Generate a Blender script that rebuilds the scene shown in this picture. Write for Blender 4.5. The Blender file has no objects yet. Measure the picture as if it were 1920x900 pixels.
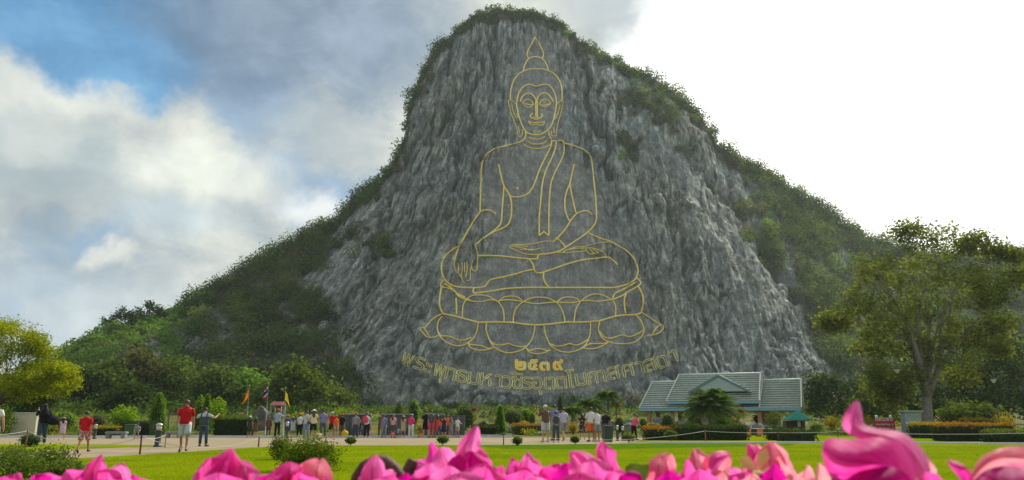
import bpy, math, random
import numpy as np
from mathutils import Vector, Matrix, Quaternion
from mathutils.bvhtree import BVHTree

random.seed(7)
RNG = np.random.default_rng(11)
R = math.radians
SC = bpy.context.scene
COL = SC.collection

# ------------------------------------------------------------------ camera, sky, sun, exposure
F = 1500.0                      # focal length in photograph pixels (1920 wide)
PITCH = math.atan(338.0 / F)
CAMH = 1.05
cam_d = bpy.data.cameras.new('camera')
cam = bpy.data.objects.new('camera', cam_d)
COL.objects.link(cam)
cam.location = (0, 0, CAMH)
cam.rotation_euler = (math.pi / 2 + PITCH, 0, 0)
cam_d.sensor_width = 36
cam_d.lens = 36 * F / 1920
cam_d.clip_start = 0.05
cam_d.clip_end = 5000
cam_d.dof.use_dof = True
cam_d.dof.focus_distance = 40
cam_d.dof.aperture_fstop = 17
SC.camera = cam

SC.view_settings.view_transform = 'Standard'
SC.view_settings.look = 'None'
SC.view_settings.exposure = 0.45
SC.view_settings.gamma = 1.0
SC.view_settings.use_curve_mapping = False
SC.cycles.max_bounces = 6
SC.cycles.diffuse_bounces = 3
SC.cycles.transmission_bounces = 4
SC.cycles.transparent_max_bounces = 4
SC.cycles.volume_bounces = 0

SUN_AZ, SUN_EL = R(40), R(42)   # azimuth to the right of straight ahead
sun_dir = Vector((math.sin(SUN_AZ) * math.cos(SUN_EL), math.cos(SUN_AZ) * math.cos(SUN_EL), math.sin(SUN_EL)))
sl = bpy.data.lights.new('sun', 'SUN')
sl.energy = 3.6
sl.angle = R(0.6)
sl.color = (1.0, 0.93, 0.80)
sun = bpy.data.objects.new('sun', sl)
COL.objects.link(sun)
sun.rotation_euler = sun_dir.to_track_quat('Z', 'Y').to_euler()


HAZE = 0.00016                  # density of the air


def px_dir(px, py):
    a = np.array([(px - 960) / F, math.cos(PITCH) - (450 - py) / F * math.sin(PITCH),
                  math.sin(PITCH) + (450 - py) / F * math.cos(PITCH)])
    return a / np.linalg.norm(a)


class NT:
    """small helper round a node tree"""
    def __init__(s, tree):
        s.t = tree
        s.n = tree.nodes
        s.l = tree.links

    def node(s, typ, **kw):
        n = s.n.new(typ)
        for k, v in kw.items():
            setattr(n, k, v)
        return n

    def put(s, sock, v):
        if hasattr(v, 'is_linked') or isinstance(v, bpy.types.NodeSocket):
            s.l.new(v, sock)
        else:
            if sock.type == 'RGBA' and len(v) == 3:
                v = (*v, 1)
            sock.default_value = v

    def math(s, op, a, b=0.0, c=0.0, clamp=False):
        n = s.node('ShaderNodeMath', operation=op)
        n.use_clamp = clamp
        s.put(n.inputs[0], a)
        s.put(n.inputs[1], b)
        s.put(n.inputs[2], c)
        return n.outputs[0]

    def vmath(s, op, a, b=(0, 0, 0), scale=None):
        n = s.node('ShaderNodeVectorMath', operation=op)
        s.put(n.inputs[0], a)
        s.put(n.inputs[1], b)
        if scale is not None:
            s.put(n.inputs['Scale'], scale)
        return n.outputs['Value'] if op in ('DOT_PRODUCT', 'LENGTH') else n.outputs[0]

    def mix(s, f, a, b, blend='MIX'):
        n = s.node('ShaderNodeMix', data_type='RGBA', blend_type=blend)
        s.put(n.inputs[0], f)
        s.put(n.inputs[6], a)
        s.put(n.inputs[7], b)
        return n.outputs[2]

    def noise(s, vec, scale, detail=4, rough=0.55, out=0, dist=0.0):
        n = s.node('ShaderNodeTexNoise')
        if vec is not None:
            s.l.new(vec, n.inputs['Vector'])
        n.inputs['Scale'].default_value = scale
        n.inputs['Detail'].default_value = detail
        n.inputs['Roughness'].default_value = rough
        n.inputs['Distortion'].default_value = dist
        return n.outputs[out]

    def step(s, v, lo, hi):
        n = s.node('ShaderNodeMapRange', interpolation_type='SMOOTHSTEP')
        s.put(n.inputs[0], v)
        n.inputs[1].default_value = lo
        n.inputs[2].default_value = hi
        return n.outputs[0]

    def ramp(s, v, stops):
        n = s.node('ShaderNodeValToRGB')
        s.put(n.inputs[0], v)
        e = n.color_ramp.elements
        while len(e) < len(stops):
            e.new(0.5)
        for i, (p, c) in enumerate(stops):
            e[i].position = p
            e[i].color = (*c, 1)
        return n.outputs[0]


world = bpy.data.worlds.new('World')
SC.world = world
world.use_nodes = True
W = NT(world.node_tree)
W.n.clear()
tc = W.node('ShaderNodeTexCoord').outputs['Generated']
sky = W.node('ShaderNodeTexSky', sky_type='NISHITA', sun_disc=False, sun_elevation=SUN_EL, sun_rotation=SUN_AZ,
             air_density=1.0, dust_density=1.2, ozone_density=1.5)
wn1 = W.noise(tc, 5.0, 6, 0.6, out=1)
wn2 = W.noise(tc, 2.2, 3, 0.5, out=1)
wn3 = W.noise(tc, 17.0, 5, 0.6, out=1)
warp = W.vmath('ADD', W.vmath('ADD', W.vmath('SCALE', W.vmath('SUBTRACT', wn1, (.5, .5, .5)), scale=0.13), W.vmath('SCALE', W.vmath('SUBTRACT', wn3, (.5, .5, .5)), scale=0.06)),
               W.vmath('SCALE', W.vmath('SUBTRACT', wn2, (.5, .5, .5)), scale=0.16))
wd = W.vmath('NORMALIZE', W.vmath('ADD', tc, warp))          # billowed direction


def blob(px, py, rpx, soft, squash=1.0, d=wd):
    """a round patch of sky about a direction: 1 inside, 0 beyond rpx (measured as an angle)"""
    c = px_dir(px, py)
    e = W.vmath('SUBTRACT', d, tuple(c))
    e = W.vmath('MULTIPLY', e, (1, 1, squash))
    r = W.vmath('LENGTH', e)
    return W.math('SUBTRACT', 1.0, W.step(r, rpx * (1 - soft) / F, rpx / F))


K = 10.0    # the Background strength is 0.1
cl_n = W.noise(tc, 3.2, 8, 0.58, dist=0.3)
cl_f = W.noise(W.vmath('MULTIPLY', wd, (1, 1, 1.9)), 4.5, 6, 0.55)
cl_d = W.noise(W.vmath('MULTIPLY', tc, (1, 1, 1.5)), 11.0, 8, 0.62, dist=.5)
tone = W.math('ADD', W.math('MULTIPLY', cl_n, 0.35), W.math('ADD', W.math('MULTIPLY', cl_f, 0.4), W.math('MULTIPLY', cl_d, 0.25)))
cloud = W.ramp(tone, [(0.36, tuple(K * x for x in (0.250, 0.315, 0.365))), (0.47, tuple(K * x for x in (0.36, 0.41, 0.43))),
                      (0.56, tuple(K * x for x in (0.50, 0.52, 0.48))), (0.68, tuple(K * x for x in (0.74, 0.72, 0.62)))])
base = W.mix(0.45, W.mix(1.0, sky.outputs[0], (0.62, 0.72, 0.80), 'MULTIPLY'), (K * .36, K * .46, K * .53))
cover = W.step(W.math('ADD', cl_n, W.math('MULTIPLY', W.math('SUBTRACT', cl_f, .5), .6)), 0.36, 0.50)
col = W.mix(cover, base, cloud)
# pale thin sky low on the left, then bright billows
col = W.mix(W.math('MULTIPLY', blob(330, 440, 170, .9, 2.6), .75), col, (K * .47, K * .56, K * .60))
col = W.mix(W.math('MULTIPLY', blob(20, 600, 420, .8, 3.2), .55), col, (K * .38, K * .47, K * .55))
col = W.mix(W.math('MULTIPLY', blob(60, 150, 190, .7, 1.3), .8), col, (K * .60, K * .62, K * .58))
col = W.mix(W.math('MULTIPLY', blob(60, 330, 280, .7, 3.2), .75), col, (K * .30, K * .37, K * .40))
col = W.mix(W.math('MULTIPLY', blob(400, 345, 190, .9, 2.2), .7), col, (K * .78, K * .80, K * .70))
col = W.mix(W.math('MULTIPLY', blob(600, 400, 90, .9, 1.6), .7), col, (K * .80, K * .82, K * .80))
for bx_, by_, br_, bf_ in ((185, 505, 46, .65), (235, 515, 40, .6), (60, 300, 70, .35), (440, 505, 60, .35)):
    col = W.mix(W.math('MULTIPLY', blob(bx_, by_, br_, .8, 1.5), bf_), col, (K * .66, K * .66, K * .60))
# blue gap and the heavy blue grey bank beside it
blue = W.mix(W.step(tone, .3, .7), (K * .075, K * .22, K * .42), (K * .16, K * .34, K * .53))
col = W.mix(blob(200, 10, 250, .22, 1.3), col, blue)
col = W.mix(W.math('MULTIPLY', blob(590, 50, 350, .6, 1.8), .92), col, W.mix(W.step(tone, .35, .65), (K * .115, K * .180, K * .27), (K * .22, K * .29, K * .38)))
col = W.mix(W.math('MULTIPLY', blob(610, 260, 160, .8, 2.0), .6), col, (K * .30, K * .355, K * .39))
col = W.mix(W.math('MULTIPLY', blob(1190, 10, 190, .7, 1.5), .85), col, (K * .40, K * .45, K * .47))
col = W.vmath('SCALE', col, scale=W.math('ADD', 1.0, W.math('MULTIPLY', W.math('SUBTRACT', W.math('ADD', W.math('MULTIPLY', cl_d, .5), W.math('MULTIPLY', cl_f, .5)), .5), .85)))
# the burnt out cloud in front of the sun
g_r = 1.03 * F * float(np.linalg.norm(px_dir(1930, 430) - px_dir(1190, 70)))
glow = blob(1930, 430, g_r, .13, 1.0)
col = W.mix(glow, col, (K * 1.15, K * 1.16, K * 1.12))
bg = W.node('ShaderNodeBackground')
W.put(bg.inputs[0], col)
bg.inputs[1].default_value = 0.1
W.l.new(bg.outputs[0], W.node('ShaderNodeOutputWorld').inputs[0])


# ------------------------------------------------------------------ placing helpers
def z_of(py, Y):
    return CAMH + Y * math.tan(PITCH + math.atan((450 - py) / F))


def x_of(px, Y, z=0.0):
    return (px - 960) / F * (Y * math.cos(PITCH) + (z - CAMH) * math.sin(PITCH))


def at(px, py, Y):
    z = z_of(py, Y)
    return Vector((x_of(px, Y, z), Y, z))


def y_ground(py):
    """distance of flat ground seen at image row py"""
    return -CAMH / math.tan(PITCH + math.atan((450 - py) / F))


def gz(x, y):
    """terrain height: flat to the road, then rising to the foot of the cliff"""
    t = min(max((y - 56) / 90.0, 0), 1)
    t2 = min(max((y - 140) / 70.0, 0), 1)
    return 2.3 * t * t * (3 - 2 * t) + 1.6 * t2


def M(px, Y):
    """point on the terrain"""
    z = gz(0, Y)
    return Vector((x_of(px, Y, z), Y, z))


def pxm(Y):
    return Y / F


# ------------------------------------------------------------------ object helpers
def tag(o, label=None, cat=None, group=None, kind=None):
    if label:
        o['label'] = label
    if cat:
        o['category'] = cat
    if group:
        o['group'] = group
    if kind:
        o['kind'] = kind
    return o


def empty(name, loc, label, cat, group=None, rz=0.0, scale=1.0):
    o = bpy.data.objects.new(name, None)
    o.empty_display_size = 0.1
    COL.objects.link(o)
    o.location = loc
    o.rotation_euler = (0, 0, rz)
    o.scale = (scale,) * 3
    return tag(o, label, cat, group)


def link(name, me, parent=None, mats=None):
    o = bpy.data.objects.new(name, me)
    COL.objects.link(o)
    if mats is not None:
        for m in (mats if isinstance(mats, (list, tuple)) else [mats]):
            me.materials.append(m)
    if parent:
        o.parent = parent
    return o


def np_mesh(name, v, f, tint=None, mi=None, smooth=False):
    """mesh from numpy arrays; f is (n,3) or (n,4)"""
    me = bpy.data.meshes.new(name)
    v = np.asarray(v, np.float32)
    f = np.asarray(f, np.int32)
    k = f.shape[1]
    me.vertices.add(len(v))
    me.vertices.foreach_set('co', v.ravel())
    me.loops.add(f.size)
    me.loops.foreach_set('vertex_index', f.ravel())
    me.polygons.add(len(f))
    me.polygons.foreach_set('loop_start', np.arange(0, f.size, k, dtype=np.int32))
    me.polygons.foreach_set('loop_total', np.full(len(f), k, np.int32))
    if mi is not None:
        me.polygons.foreach_set('material_index', np.asarray(mi, np.int32))
    if smooth:
        me.polygons.foreach_set('use_smooth', np.ones(len(f), bool))
    me.update(calc_edges=True)
    if tint is not None:
        a = me.attributes.new('tint', 'FLOAT', 'FACE')
        a.data.foreach_set('value', np.asarray(tint, np.float32))
    return me


class MB:
    """collects boxes, tubes and lofts; build() links them as one mesh"""
    def __init__(s):
        s.v, s.f, s.m, s.sm = [], [], [], []

    def add(s, verts, faces, m=0, smooth=False):
        o = len(s.v)
        s.v += [tuple(p) for p in verts]
        s.f += [tuple(i + o for i in fc) for fc in faces]
        s.m += [m] * len(faces)
        s.sm += [smooth] * len(faces)
        return s

    def box(s, c, d, m=0, rz=0.0, taper=1.0, bev=0.0):
        x, y, z = d[0] / 2, d[1] / 2, d[2] / 2
        b = min(bev, x * .9, y * .9, z * .9)
        ca, sa = math.cos(rz), math.sin(rz)
        rings = []
        if b > 0:
            prof = [(-z, b), (-z + b, 0), (z - b, 0), (z, b)]
        else:
            prof = [(-z, 0), (z, 0)]
        for zz, ins in prof:
            k = taper if zz > 0 else 1.0
            X, Yy = (x - ins) * k, (y - ins) * k
            rings.append([(c[0] + px * ca - py * sa, c[1] + px * sa + py * ca, c[2] + zz)
                          for px, py in ((-X, -Yy), (X, -Yy), (X, Yy), (-X, Yy))])
        return s.rings(rings, m, True)

    def rings(s, rings, m=0, caps=True, smooth=False):
        n = len(rings[0])
        v = [p for r in rings for p in r]
        f = []
        for i in range(len(rings) - 1):
            for j in range(n):
                k = (j + 1) % n
                f.append((i * n + j, i * n + k, (i + 1) * n + k, (i + 1) * n + j))
        if caps:
            f.append(tuple(range(n - 1, -1, -1)))
            f.append(tuple((len(rings) - 1) * n + j for j in range(n)))
        return s.add(v, f, m, smooth)

    def tube(s, pts, rad, seg=8, m=0, smooth=True, caps=True):
        pts = [Vector(p) for p in pts]
        if not isinstance(rad, (list, tuple)):
            rad = [rad] * len(pts)
        rings = []
        up = None
        for i, p in enumerate(pts):
            d = (pts[min(i + 1, len(pts) - 1)] - pts[max(i - 1, 0)])
            if d.length < 1e-9:
                d = Vector((0, 0, 1))
            d.normalize()
            if up is None:
                up = Vector((1, 0, 0)) if abs(d.x) < .8 else Vector((0, 1, 0))
            a = (up - d * up.dot(d)).normalized()
            up = a
            b = d.cross(a)
            r = rad[i]
            ra, rb = r if isinstance(r, tuple) else (r, r)
            rings.append([p + a * (ra * math.cos(t)) + b * (rb * math.sin(t))
                          for t in (2 * math.pi * j / seg for j in range(seg))])
        return s.rings(rings, m, caps, smooth)

    def lathe(s, c, prof, seg=12, m=0, smooth=True):
        c = Vector(c)
        rings = [[c + Vector((r * math.cos(t), r * math.sin(t), z)) for t in (2 * math.pi * j / seg for j in range(seg))]
                 for r, z in prof]
        return s.rings(rings, m, True, smooth)

    def ball(s, c, r, m=0, seg=10, nr=6):
        rx, ry, rz = r if isinstance(r, (tuple, list)) else (r, r, r)
        rings = []
        for i in range(nr + 1):
            a = -math.pi / 2 + math.pi * (i + .001) / (nr + .002)
            rings.append([(c[0] + rx * math.cos(a) * math.cos(t), c[1] + ry * math.cos(a) * math.sin(t), c[2] + rz * math.sin(a))
                          for t in (2 * math.pi * j / seg for j in range(seg))])
        return s.rings(rings, m, True, True)

    def mesh(s, name):
        me = bpy.data.meshes.new(name)
        me.from_pydata(s.v, [], s.f)
        me.polygons.foreach_set('material_index', s.m)
        me.polygons.foreach_set('use_smooth', s.sm)
        me.update()
        return me

    def build(s, name, mats, parent=None, kind=None):
        o = link(name, s.mesh(name), parent, mats)
        if kind:
            o['kind'] = kind
        return o


# ------------------------------------------------------------------ materials
def new_mat(name):
    m = bpy.data.materials.new(name)
    m.use_nodes = True
    t = NT(m.node_tree)
    t.n.clear()
    out = t.node('ShaderNodeOutputMaterial')
    return m, t, out


def bsdf(t, out, color, rough=.6, metal=0.0, normal=None, spec=.4):
    b = t.node('ShaderNodeBsdfPrincipled')
    t.put(b.inputs['Base Color'], color)
    t.put(b.inputs['Roughness'], rough)
    t.put(b.inputs['Metallic'], metal)
    b.inputs['Specular IOR Level'].default_value = spec
    if normal is not None:
        t.l.new(normal, b.inputs['Normal'])
    if out is not None:
        t.l.new(b.outputs[0], out.inputs[0])
    return b


def bump(t, h, strength=.3, dist=.02):
    n = t.node('ShaderNodeBump')
    n.inputs['Strength'].default_value = strength
    n.inputs['Distance'].default_value = dist
    t.l.new(h, n.inputs['Height'])
    return n.outputs[0]


def plain(name, c, rough=.6, metal=0.0, var=.18, scale=6.0, bmp=.15, spec=.4):
    """a worn plain surface: the colour with mottling and a little relief"""
    m, t, out = new_mat(name)
    o = t.node('ShaderNodeTexCoord').outputs['Object']
    n = t.noise(o, scale, 5, .6)
    d = tuple(x * (1 - var) for x in c)
    l = tuple(min(1, x * (1 + var)) for x in c)
    colr = t.ramp(n, [(.3, d), (.7, l)])
    bsdf(t, out, colr, rough, metal, bump(t, t.noise(o, scale * 6, 3), bmp, .01), spec)
    return m


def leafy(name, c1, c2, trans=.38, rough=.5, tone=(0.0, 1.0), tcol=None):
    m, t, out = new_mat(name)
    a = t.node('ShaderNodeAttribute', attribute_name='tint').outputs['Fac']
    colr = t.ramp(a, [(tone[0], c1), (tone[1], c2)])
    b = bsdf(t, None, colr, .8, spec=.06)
    tr = t.node('ShaderNodeBsdfTranslucent')
    tcolr = t.mix(1.0, colr, tcol or (1.5, 1.45, .6), 'MULTIPLY')
    t.put(tr.inputs[0], tcolr)
    mx = t.node('ShaderNodeMixShader')
    mx.inputs[0].default_value = trans
    t.l.new(b.outputs[0], mx.inputs[1])
    t.l.new(tr.outputs[0], mx.inputs[2])
    t.l.new(mx.outputs[0], out.inputs[0])
    return m


MT = {}
MT['hill'] = leafy('hill_leaves', (.036, .074, .018), (.150, .215, .048), .36)
MT['hill_dry'] = leafy('hill_dry_leaves', (.070, .076, .030), (.190, .185, .075), .28)
MT['hill_bright'] = leafy('hill_bright_leaves', (.065, .145, .018), (.170, .300, .040), .42)
MT['big'] = leafy('big_tree_leaves', (.052, .090, .020), (.215, .240, .040), .5)
MT['yellow_tree'] = leafy('yellow_tree_leaves', (.165, .220, .006), (.340, .370, .008), .55)
MT['dark_tree'] = leafy('dark_tree_leaves', (.018, .040, .010), (.066, .105, .022), .32)
MT['olive'] = leafy('olive_tree_leaves', (.045, .080, .014), (.140, .180, .028), .4)
MT['hedge'] = leafy('hedge_leaves', (.016, .040, .008), (.055, .095, .014), .3)
MT['hedge_gold'] = leafy('gold_leaves', (.190, .150, .008), (.400, .300, .012), .45)
MT['hedge_orange'] = leafy('orange_leaves', (.200, .090, .012), (.330, .170, .015), .4)
MT['bush'] = leafy('bush_leaves', (.032, .072, .010), (.130, .185, .020), .45)
MT['lawn_bush'] = leafy('lawn_bush_leaves', (.012, .038, .004), (.135, .190, .014), .42)
MT['bush_bright'] = leafy('bright_bush_leaves', (.085, .175, .010), (.220, .330, .020), .58)
MT['shrub_left'] = leafy('shrub_leaves', (.045, .080, .015), (.140, .190, .040), .42)
MT['topiary'] = leafy('topiary_leaves', (.060, .150, .010), (.160, .290, .020), .58)
MT['palm'] = leafy('palm_leaves', (.034, .078, .014), (.110, .180, .028), .45)
MT['palm_yellow'] = leafy('palm_yellow_leaves', (.110, .120, .020), (.240, .200, .025), .4)
MT['grass'] = leafy('grass_blades', (.120, .185, .002), (.225, .290, .003), .45, tcol=(1.3, 1.3, .5))
MT['red_flower'] = leafy('red_flowers', (.40, .05, .05), (.60, .12, .10), .4, tcol=(1.2, .8, .8))
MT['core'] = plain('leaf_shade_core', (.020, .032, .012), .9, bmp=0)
MT['bark'] = plain('bark', (.22, .195, .165), .85, var=.3, scale=5, bmp=.6)
MT['bark_dark'] = plain('dark_bark', (.09, .07, .05), .9, var=.3, scale=6, bmp=.6)


def rock_mat(name, dark, light, scale=1.2):
    m, t, out = new_mat(name)
    o = t.node('ShaderNodeTexCoord').outputs['Object']
    n = t.noise(o, scale, 8, .65)
    colr = t.ramp(n, [(.32, dark), (.68, light)])
    bsdf(t, out, colr, .85, 0, bump(t, t.noise(o, scale * 5, 6, .7), .7, .06), .2)
    return m


MT['rock'] = rock_mat('garden_rock', (.11, .11, .105), (.30, .30, .285))
MT['boulder'] = rock_mat('boulder_rock', (.07, .065, .055), (.20, .185, .16), 1.6)


# ------------------------------------------------------------------ noise in numpy
_PERM = RNG.permutation(4096)
_VAL = RNG.random(4096)


def vnoise(x, y, z=None):
    x = np.asarray(x, float)
    y = np.asarray(y, float)
    z = np.zeros_like(x) if z is None else np.asarray(z, float)
    xi, yi, zi = np.floor(x).astype(np.int64), np.floor(y).astype(np.int64), np.floor(z).astype(np.int64)
    fx, fy, fz = x - xi, y - yi, z - zi
    u, v, w = (t * t * t * (t * (t * 6 - 15) + 10) for t in (fx, fy, fz))

    def h(a, b, c):
        return _VAL[(_PERM[(_PERM[(_PERM[a & 4095] + b) & 4095] + c) & 4095])]
    r = 0
    for dx, wx in ((0, 1 - u), (1, u)):
        for dy, wy in ((0, 1 - v), (1, v)):
            for dz, wz in ((0, 1 - w), (1, w)):
                r = r + h(xi + dx, yi + dy, zi + dz) * wx * wy * wz
    return r * 2 - 1


def fbm(x, y, z=None, octv=4, gain=.5):
    s, a = 0, 1.0
    for i in range(octv):
        k = 2.03 ** i
        s = s + a * vnoise(x * k + 17.3 * i, y * k + 9.1 * i, None if z is None else z * k)
        a *= gain
    return s


def polydist(px, py, line):
    d = np.full(px.shape, 1e9)
    for (x0, y0), (x1, y1) in zip(line, line[1:]):
        vx, vy = x1 - x0, y1 - y0
        t = np.clip(((px - x0) * vx + (py - y0) * vy) / (vx * vx + vy * vy), 0, 1)
        d = np.minimum(d, np.hypot(px - x0 - t * vx, py - y0 - t * vy))
    return d


def sst(x, a, b):
    t = np.clip((x - a) / (b - a), 0, 1)
    return t * t * (3 - 2 * t)


# ------------------------------------------------------------------ the mountain
RIDGE = [(-120, 760), (-20, 740), (60, 705), (105, 668), (150, 640), (205, 620), (280, 600), (335, 580), (400, 550), (460, 510),
         (520, 475), (580, 440), (625, 418), (650, 396), (700, 352), (735, 312), (758, 262), (766, 200), (785, 148), (815, 95),
         (850, 62), (890, 30), (920, 20), (960, 22), (1000, 24), (1040, 38), (1090, 73), (1130, 103), (1180, 128), (1230, 150),
         (1280, 185), (1320, 225), (1345, 270), (1380, 305), (1450, 335), (1500, 370), (1560, 408), (1620, 450), (1700, 470),
         (1780, 480), (1850, 486), (1920, 478), (2000, 485), (2080, 520)]
RX, RY = np.array(RIDGE, float).T
LB = np.array([(60, 835), (200, 768), (290, 742), (370, 696), (430, 662), (520, 622), (600, 610), (700, 640), (790, 665)], float)   # left edge of bare cliff (row, column)
RB = np.array([(20, 1060), (100, 1125), (150, 1190), (200, 1280), (300, 1335), (350, 1365), (450, 1412), (550, 1462), (650, 1510), (790, 1570)], float)
cols = np.unique(np.concatenate([np.arange(-120, 560, 5.0), np.arange(560, 1660, 2.2), np.arange(1660, 2081, 5.0)]))
vs = np.concatenate([np.linspace(0, 1, 300)])
PXg, V = np.meshgrid(cols, vs, indexing='ij')
ridge_y = np.interp(PXg, RX, RY)
PYg = 792 + (ridge_y - 792) * V
Yb = np.interp(PXg, [-120, 100, 350, 600, 950, 1300, 1650, 2080], [150, 158, 180, 203, 205, 212, 232, 240])
Yr = np.interp(PXg, [-120, 100, 300, 600, 780, 950, 1150, 1350, 1600, 2080], [205, 225, 262, 292, 288, 286, 292, 300, 335, 330])
# straight in space: solve the share of depth for the row
tanb = np.tan(PITCH + np.arctan((450 - 792) / F))
tanv = np.tan(PITCH + np.arctan((450 - PYg) / F))
tanr = np.tan(PITCH + np.arctan((450 - ridge_y) / F))
zb_, zr_ = Yb * tanb, Yr * tanr
k_ = (tanv * Yb - zb_) / ((zr_ - zb_) - tanv * (Yr - Yb))
k_ = np.clip(k_, 0, 1)
Yd = Yb + (Yr - Yb) * k_
# masks in the drawing of the cliff
lb = np.interp(PYg, LB[:, 0], LB[:, 1])
rb = np.interp(PYg, RB[:, 0], RB[:, 1])
wob = 26 * fbm(PXg / 45, PYg / 45, octv=4)
soft_l = 18 + 60 * sst(PYg, 330, 560)
left_out = sst(lb + wob - PXg, -soft_l * 1.1, soft_l)
right_out = sst(PXg - rb + wob, -30, 70)
cliff = (1 - left_out) * (1 - right_out)


def ell(cx, cy, rx, ry, soft=.35):
    d = np.hypot((PXg - cx) / rx, (PYg - cy) / ry)
    return 1 - sst(d, 1 - soft, 1)


smooth_m = np.maximum.reduce([ell(1005, 190, 62, 135), ell(1010, 390, 135, 150), ell(1015, 560, 215, 115), ell(1015, 610, 250, 75), ell(1010, 700, 265, 48, .5)])
Yd = Yd + 11 * left_out * sst(PYg, 20, 260) + 9 * right_out
# relief: ribs that fan out down the face, blocks, cracks
aL = (PXg - 1000) / (170 + .00078 * np.clip(PYg, 0, 900) ** 2)
aR = (PXg - 1000) / (220 + .24 * np.clip(PYg, 0, 900))
A = np.where(PXg < 1000, aL, aR)
Xd = (PXg - 960) / F * Yd * 1.02
Zd = Yd * tanv
ribs = 1 - np.abs(fbm(A * 9, PYg / 260, octv=2)) * 2
ribs2 = 1 - np.abs(fbm(A * 30 + 5, PYg / 130, octv=2)) * 2
ribs3 = fbm(A * 85, PYg / 60, octv=2)
blocks = fbm(Xd / 16, Yd / 16, Zd / 22, octv=4)
fine = fbm(Xd / 3.2, Yd / 3.2, Zd / 4.5, octv=3)


def facets(u, v, seed):
    """angular blocks: every jittered cell is a plane of its own height and tilt"""
    ui, vi = np.floor(u), np.floor(v)
    best = np.full(u.shape, 1e9)
    sec = np.full(u.shape, 1e9)
    res = np.zeros_like(u)
    for du in (-1, 0, 1):
        for dv in (-1, 0, 1):
            a, b = ui + du, vi + dv
            k = (a.astype(np.int64) * 73 + b.astype(np.int64) * 151 + seed * 977) & 4095
            r1, r2, r3, r4, r5 = (_VAL[_PERM[(k + q * 311) & 4095]] for q in range(5))
            x, y = a + r1, b + r2
            d = (u - x) ** 2 + (v - y) ** 2
            h_ = (r3 - .5) * 2 + (r4 - .5) * 1.6 * (u - x) + (r5 - .5) * 1.6 * (v - y)
            m_ = d < best
            sec = np.where(m_, best, np.minimum(sec, d))
            best = np.where(m_, d, best)
            res = np.where(m_, h_, res)
    return res, np.sqrt(sec) - np.sqrt(best)


wu = .55 * fbm(Xd / 7, Zd / 9, octv=3)
wv = .35 * fbm(Xd / 9 + 40, Zd / 9, octv=3)
fac1, ed1 = facets(A * 14 + wu, PYg / 105 + wv, 1)
fac2, ed2 = facets(A * 33 + wu * 1.3, PYg / 48 + wv * 1.3, 2)
fac3, ed3 = facets(A * 78 + wu * 1.6, PYg / 22 + wv * 1.6, 3)
gate = sst(fbm(PXg / 70 + 3, PYg / 90, octv=3), -.25, .35)
gate2 = sst(fbm(PXg / 45 + 30, PYg / 60, octv=3), -.1, .45)
crack = np.maximum(np.exp(-(ed1 / .09) ** 2) * gate, .8 * np.exp(-(ed2 / .13) ** 2) * gate2)
finer = fbm(Xd / 1.3, Yd / 1.3, Zd / 1.6, octv=2)
disp = .85 * ribs + .26 * ribs2 + .20 * ribs3 + 1.7 * blocks + .38 * fine + .22 * finer + .95 * fac1 + .42 * fac2 + .26 * fac3
for line, dep, wd_ in (([(1075, 60), (1100, 150), (1120, 230), (1150, 330)], 3.2, 6), ([(905, 60), (893, 130), (884, 220), (868, 290)], 2.6, 6),
                       ([(845, 80), (852, 150), (832, 215), (800, 260)], 2.2, 7), ([(928, 30), (925, 120), (938, 200)], 1.6, 4),
                       ([(868, 290), (845, 340), (800, 400), (760, 470)], 1.4, 6), ([(1330, 330), (1420, 430), (1480, 560)], 1.8, 8),
                       ([(790, 250), (750, 330), (720, 420), (690, 520)], 1.6, 6), ([(985, 15), (990, 60), (978, 90)], 1.0, 4),
                       ([(640, 560), (620, 640), (640, 760)], 2.4, 12), ([(1240, 350), (1290, 480), (1330, 640)], 1.2, 6)):
    g_ = np.exp(-(polydist(PXg + wob * .5, PYg, line) / wd_) ** 2)
    disp = disp - 1.5 * dep * g_
    crack = np.maximum(crack, .9 * g_ * sst(fbm(PXg / 14, PYg / 30, octv=2), -.6, .1))
disp = disp - 1.1 * crack
amp = (1 - .80 * smooth_m) * (.55 + .45 * cliff) * sst(V, -.02, .05)
disp = disp * amp - 1.2 * smooth_m
ND = np.array([0, -.87, .49])
scale_edge = 1 - sst(V, .93, 1.0) * .6
PY3 = Yd + ND[1] * disp * scale_edge
PZ3 = CAMH + Zd + ND[2] * disp * scale_edge
zc = Yd * math.cos(PITCH) + Zd * math.sin(PITCH)
PX3 = (PXg - 960) / F * zc + .35 * fbm(Xd / 5, Yd / 5, Zd / 5, octv=2) * amp
front = np.stack([PX3, PY3, PZ3], -1)
nc, nv = PXg.shape
back = []
for dy, dz in ((8, .5), (25, -6), (60, -30), (110, -75), (150, -200)):
    b = front[:, -1].copy()
    b[:, 1] += dy
    b[:, 2] = np.maximum(b[:, 2] + dz, -3)
    back.append(b)
allv = np.concatenate([front, np.stack(back, 1)], 1)
nv2 = allv.shape[1]
idx = np.arange(nc * nv2).reshape(nc, nv2)
quads = np.stack([idx[:-1, :-1], idx[1:, :-1], idx[1:, 1:], idx[:-1, 1:]], -1).reshape(-1, 4)
me = np_mesh('mountain', allv.reshape(-1, 3), quads)


def vattr(name, arr, fill):
    full = np.full((nc, nv2), fill, np.float32)
    full[:, :nv] = arr
    a = me.attributes.new(name, 'FLOAT', 'POINT')
    a.data.foreach_set('value', full.ravel())


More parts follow.
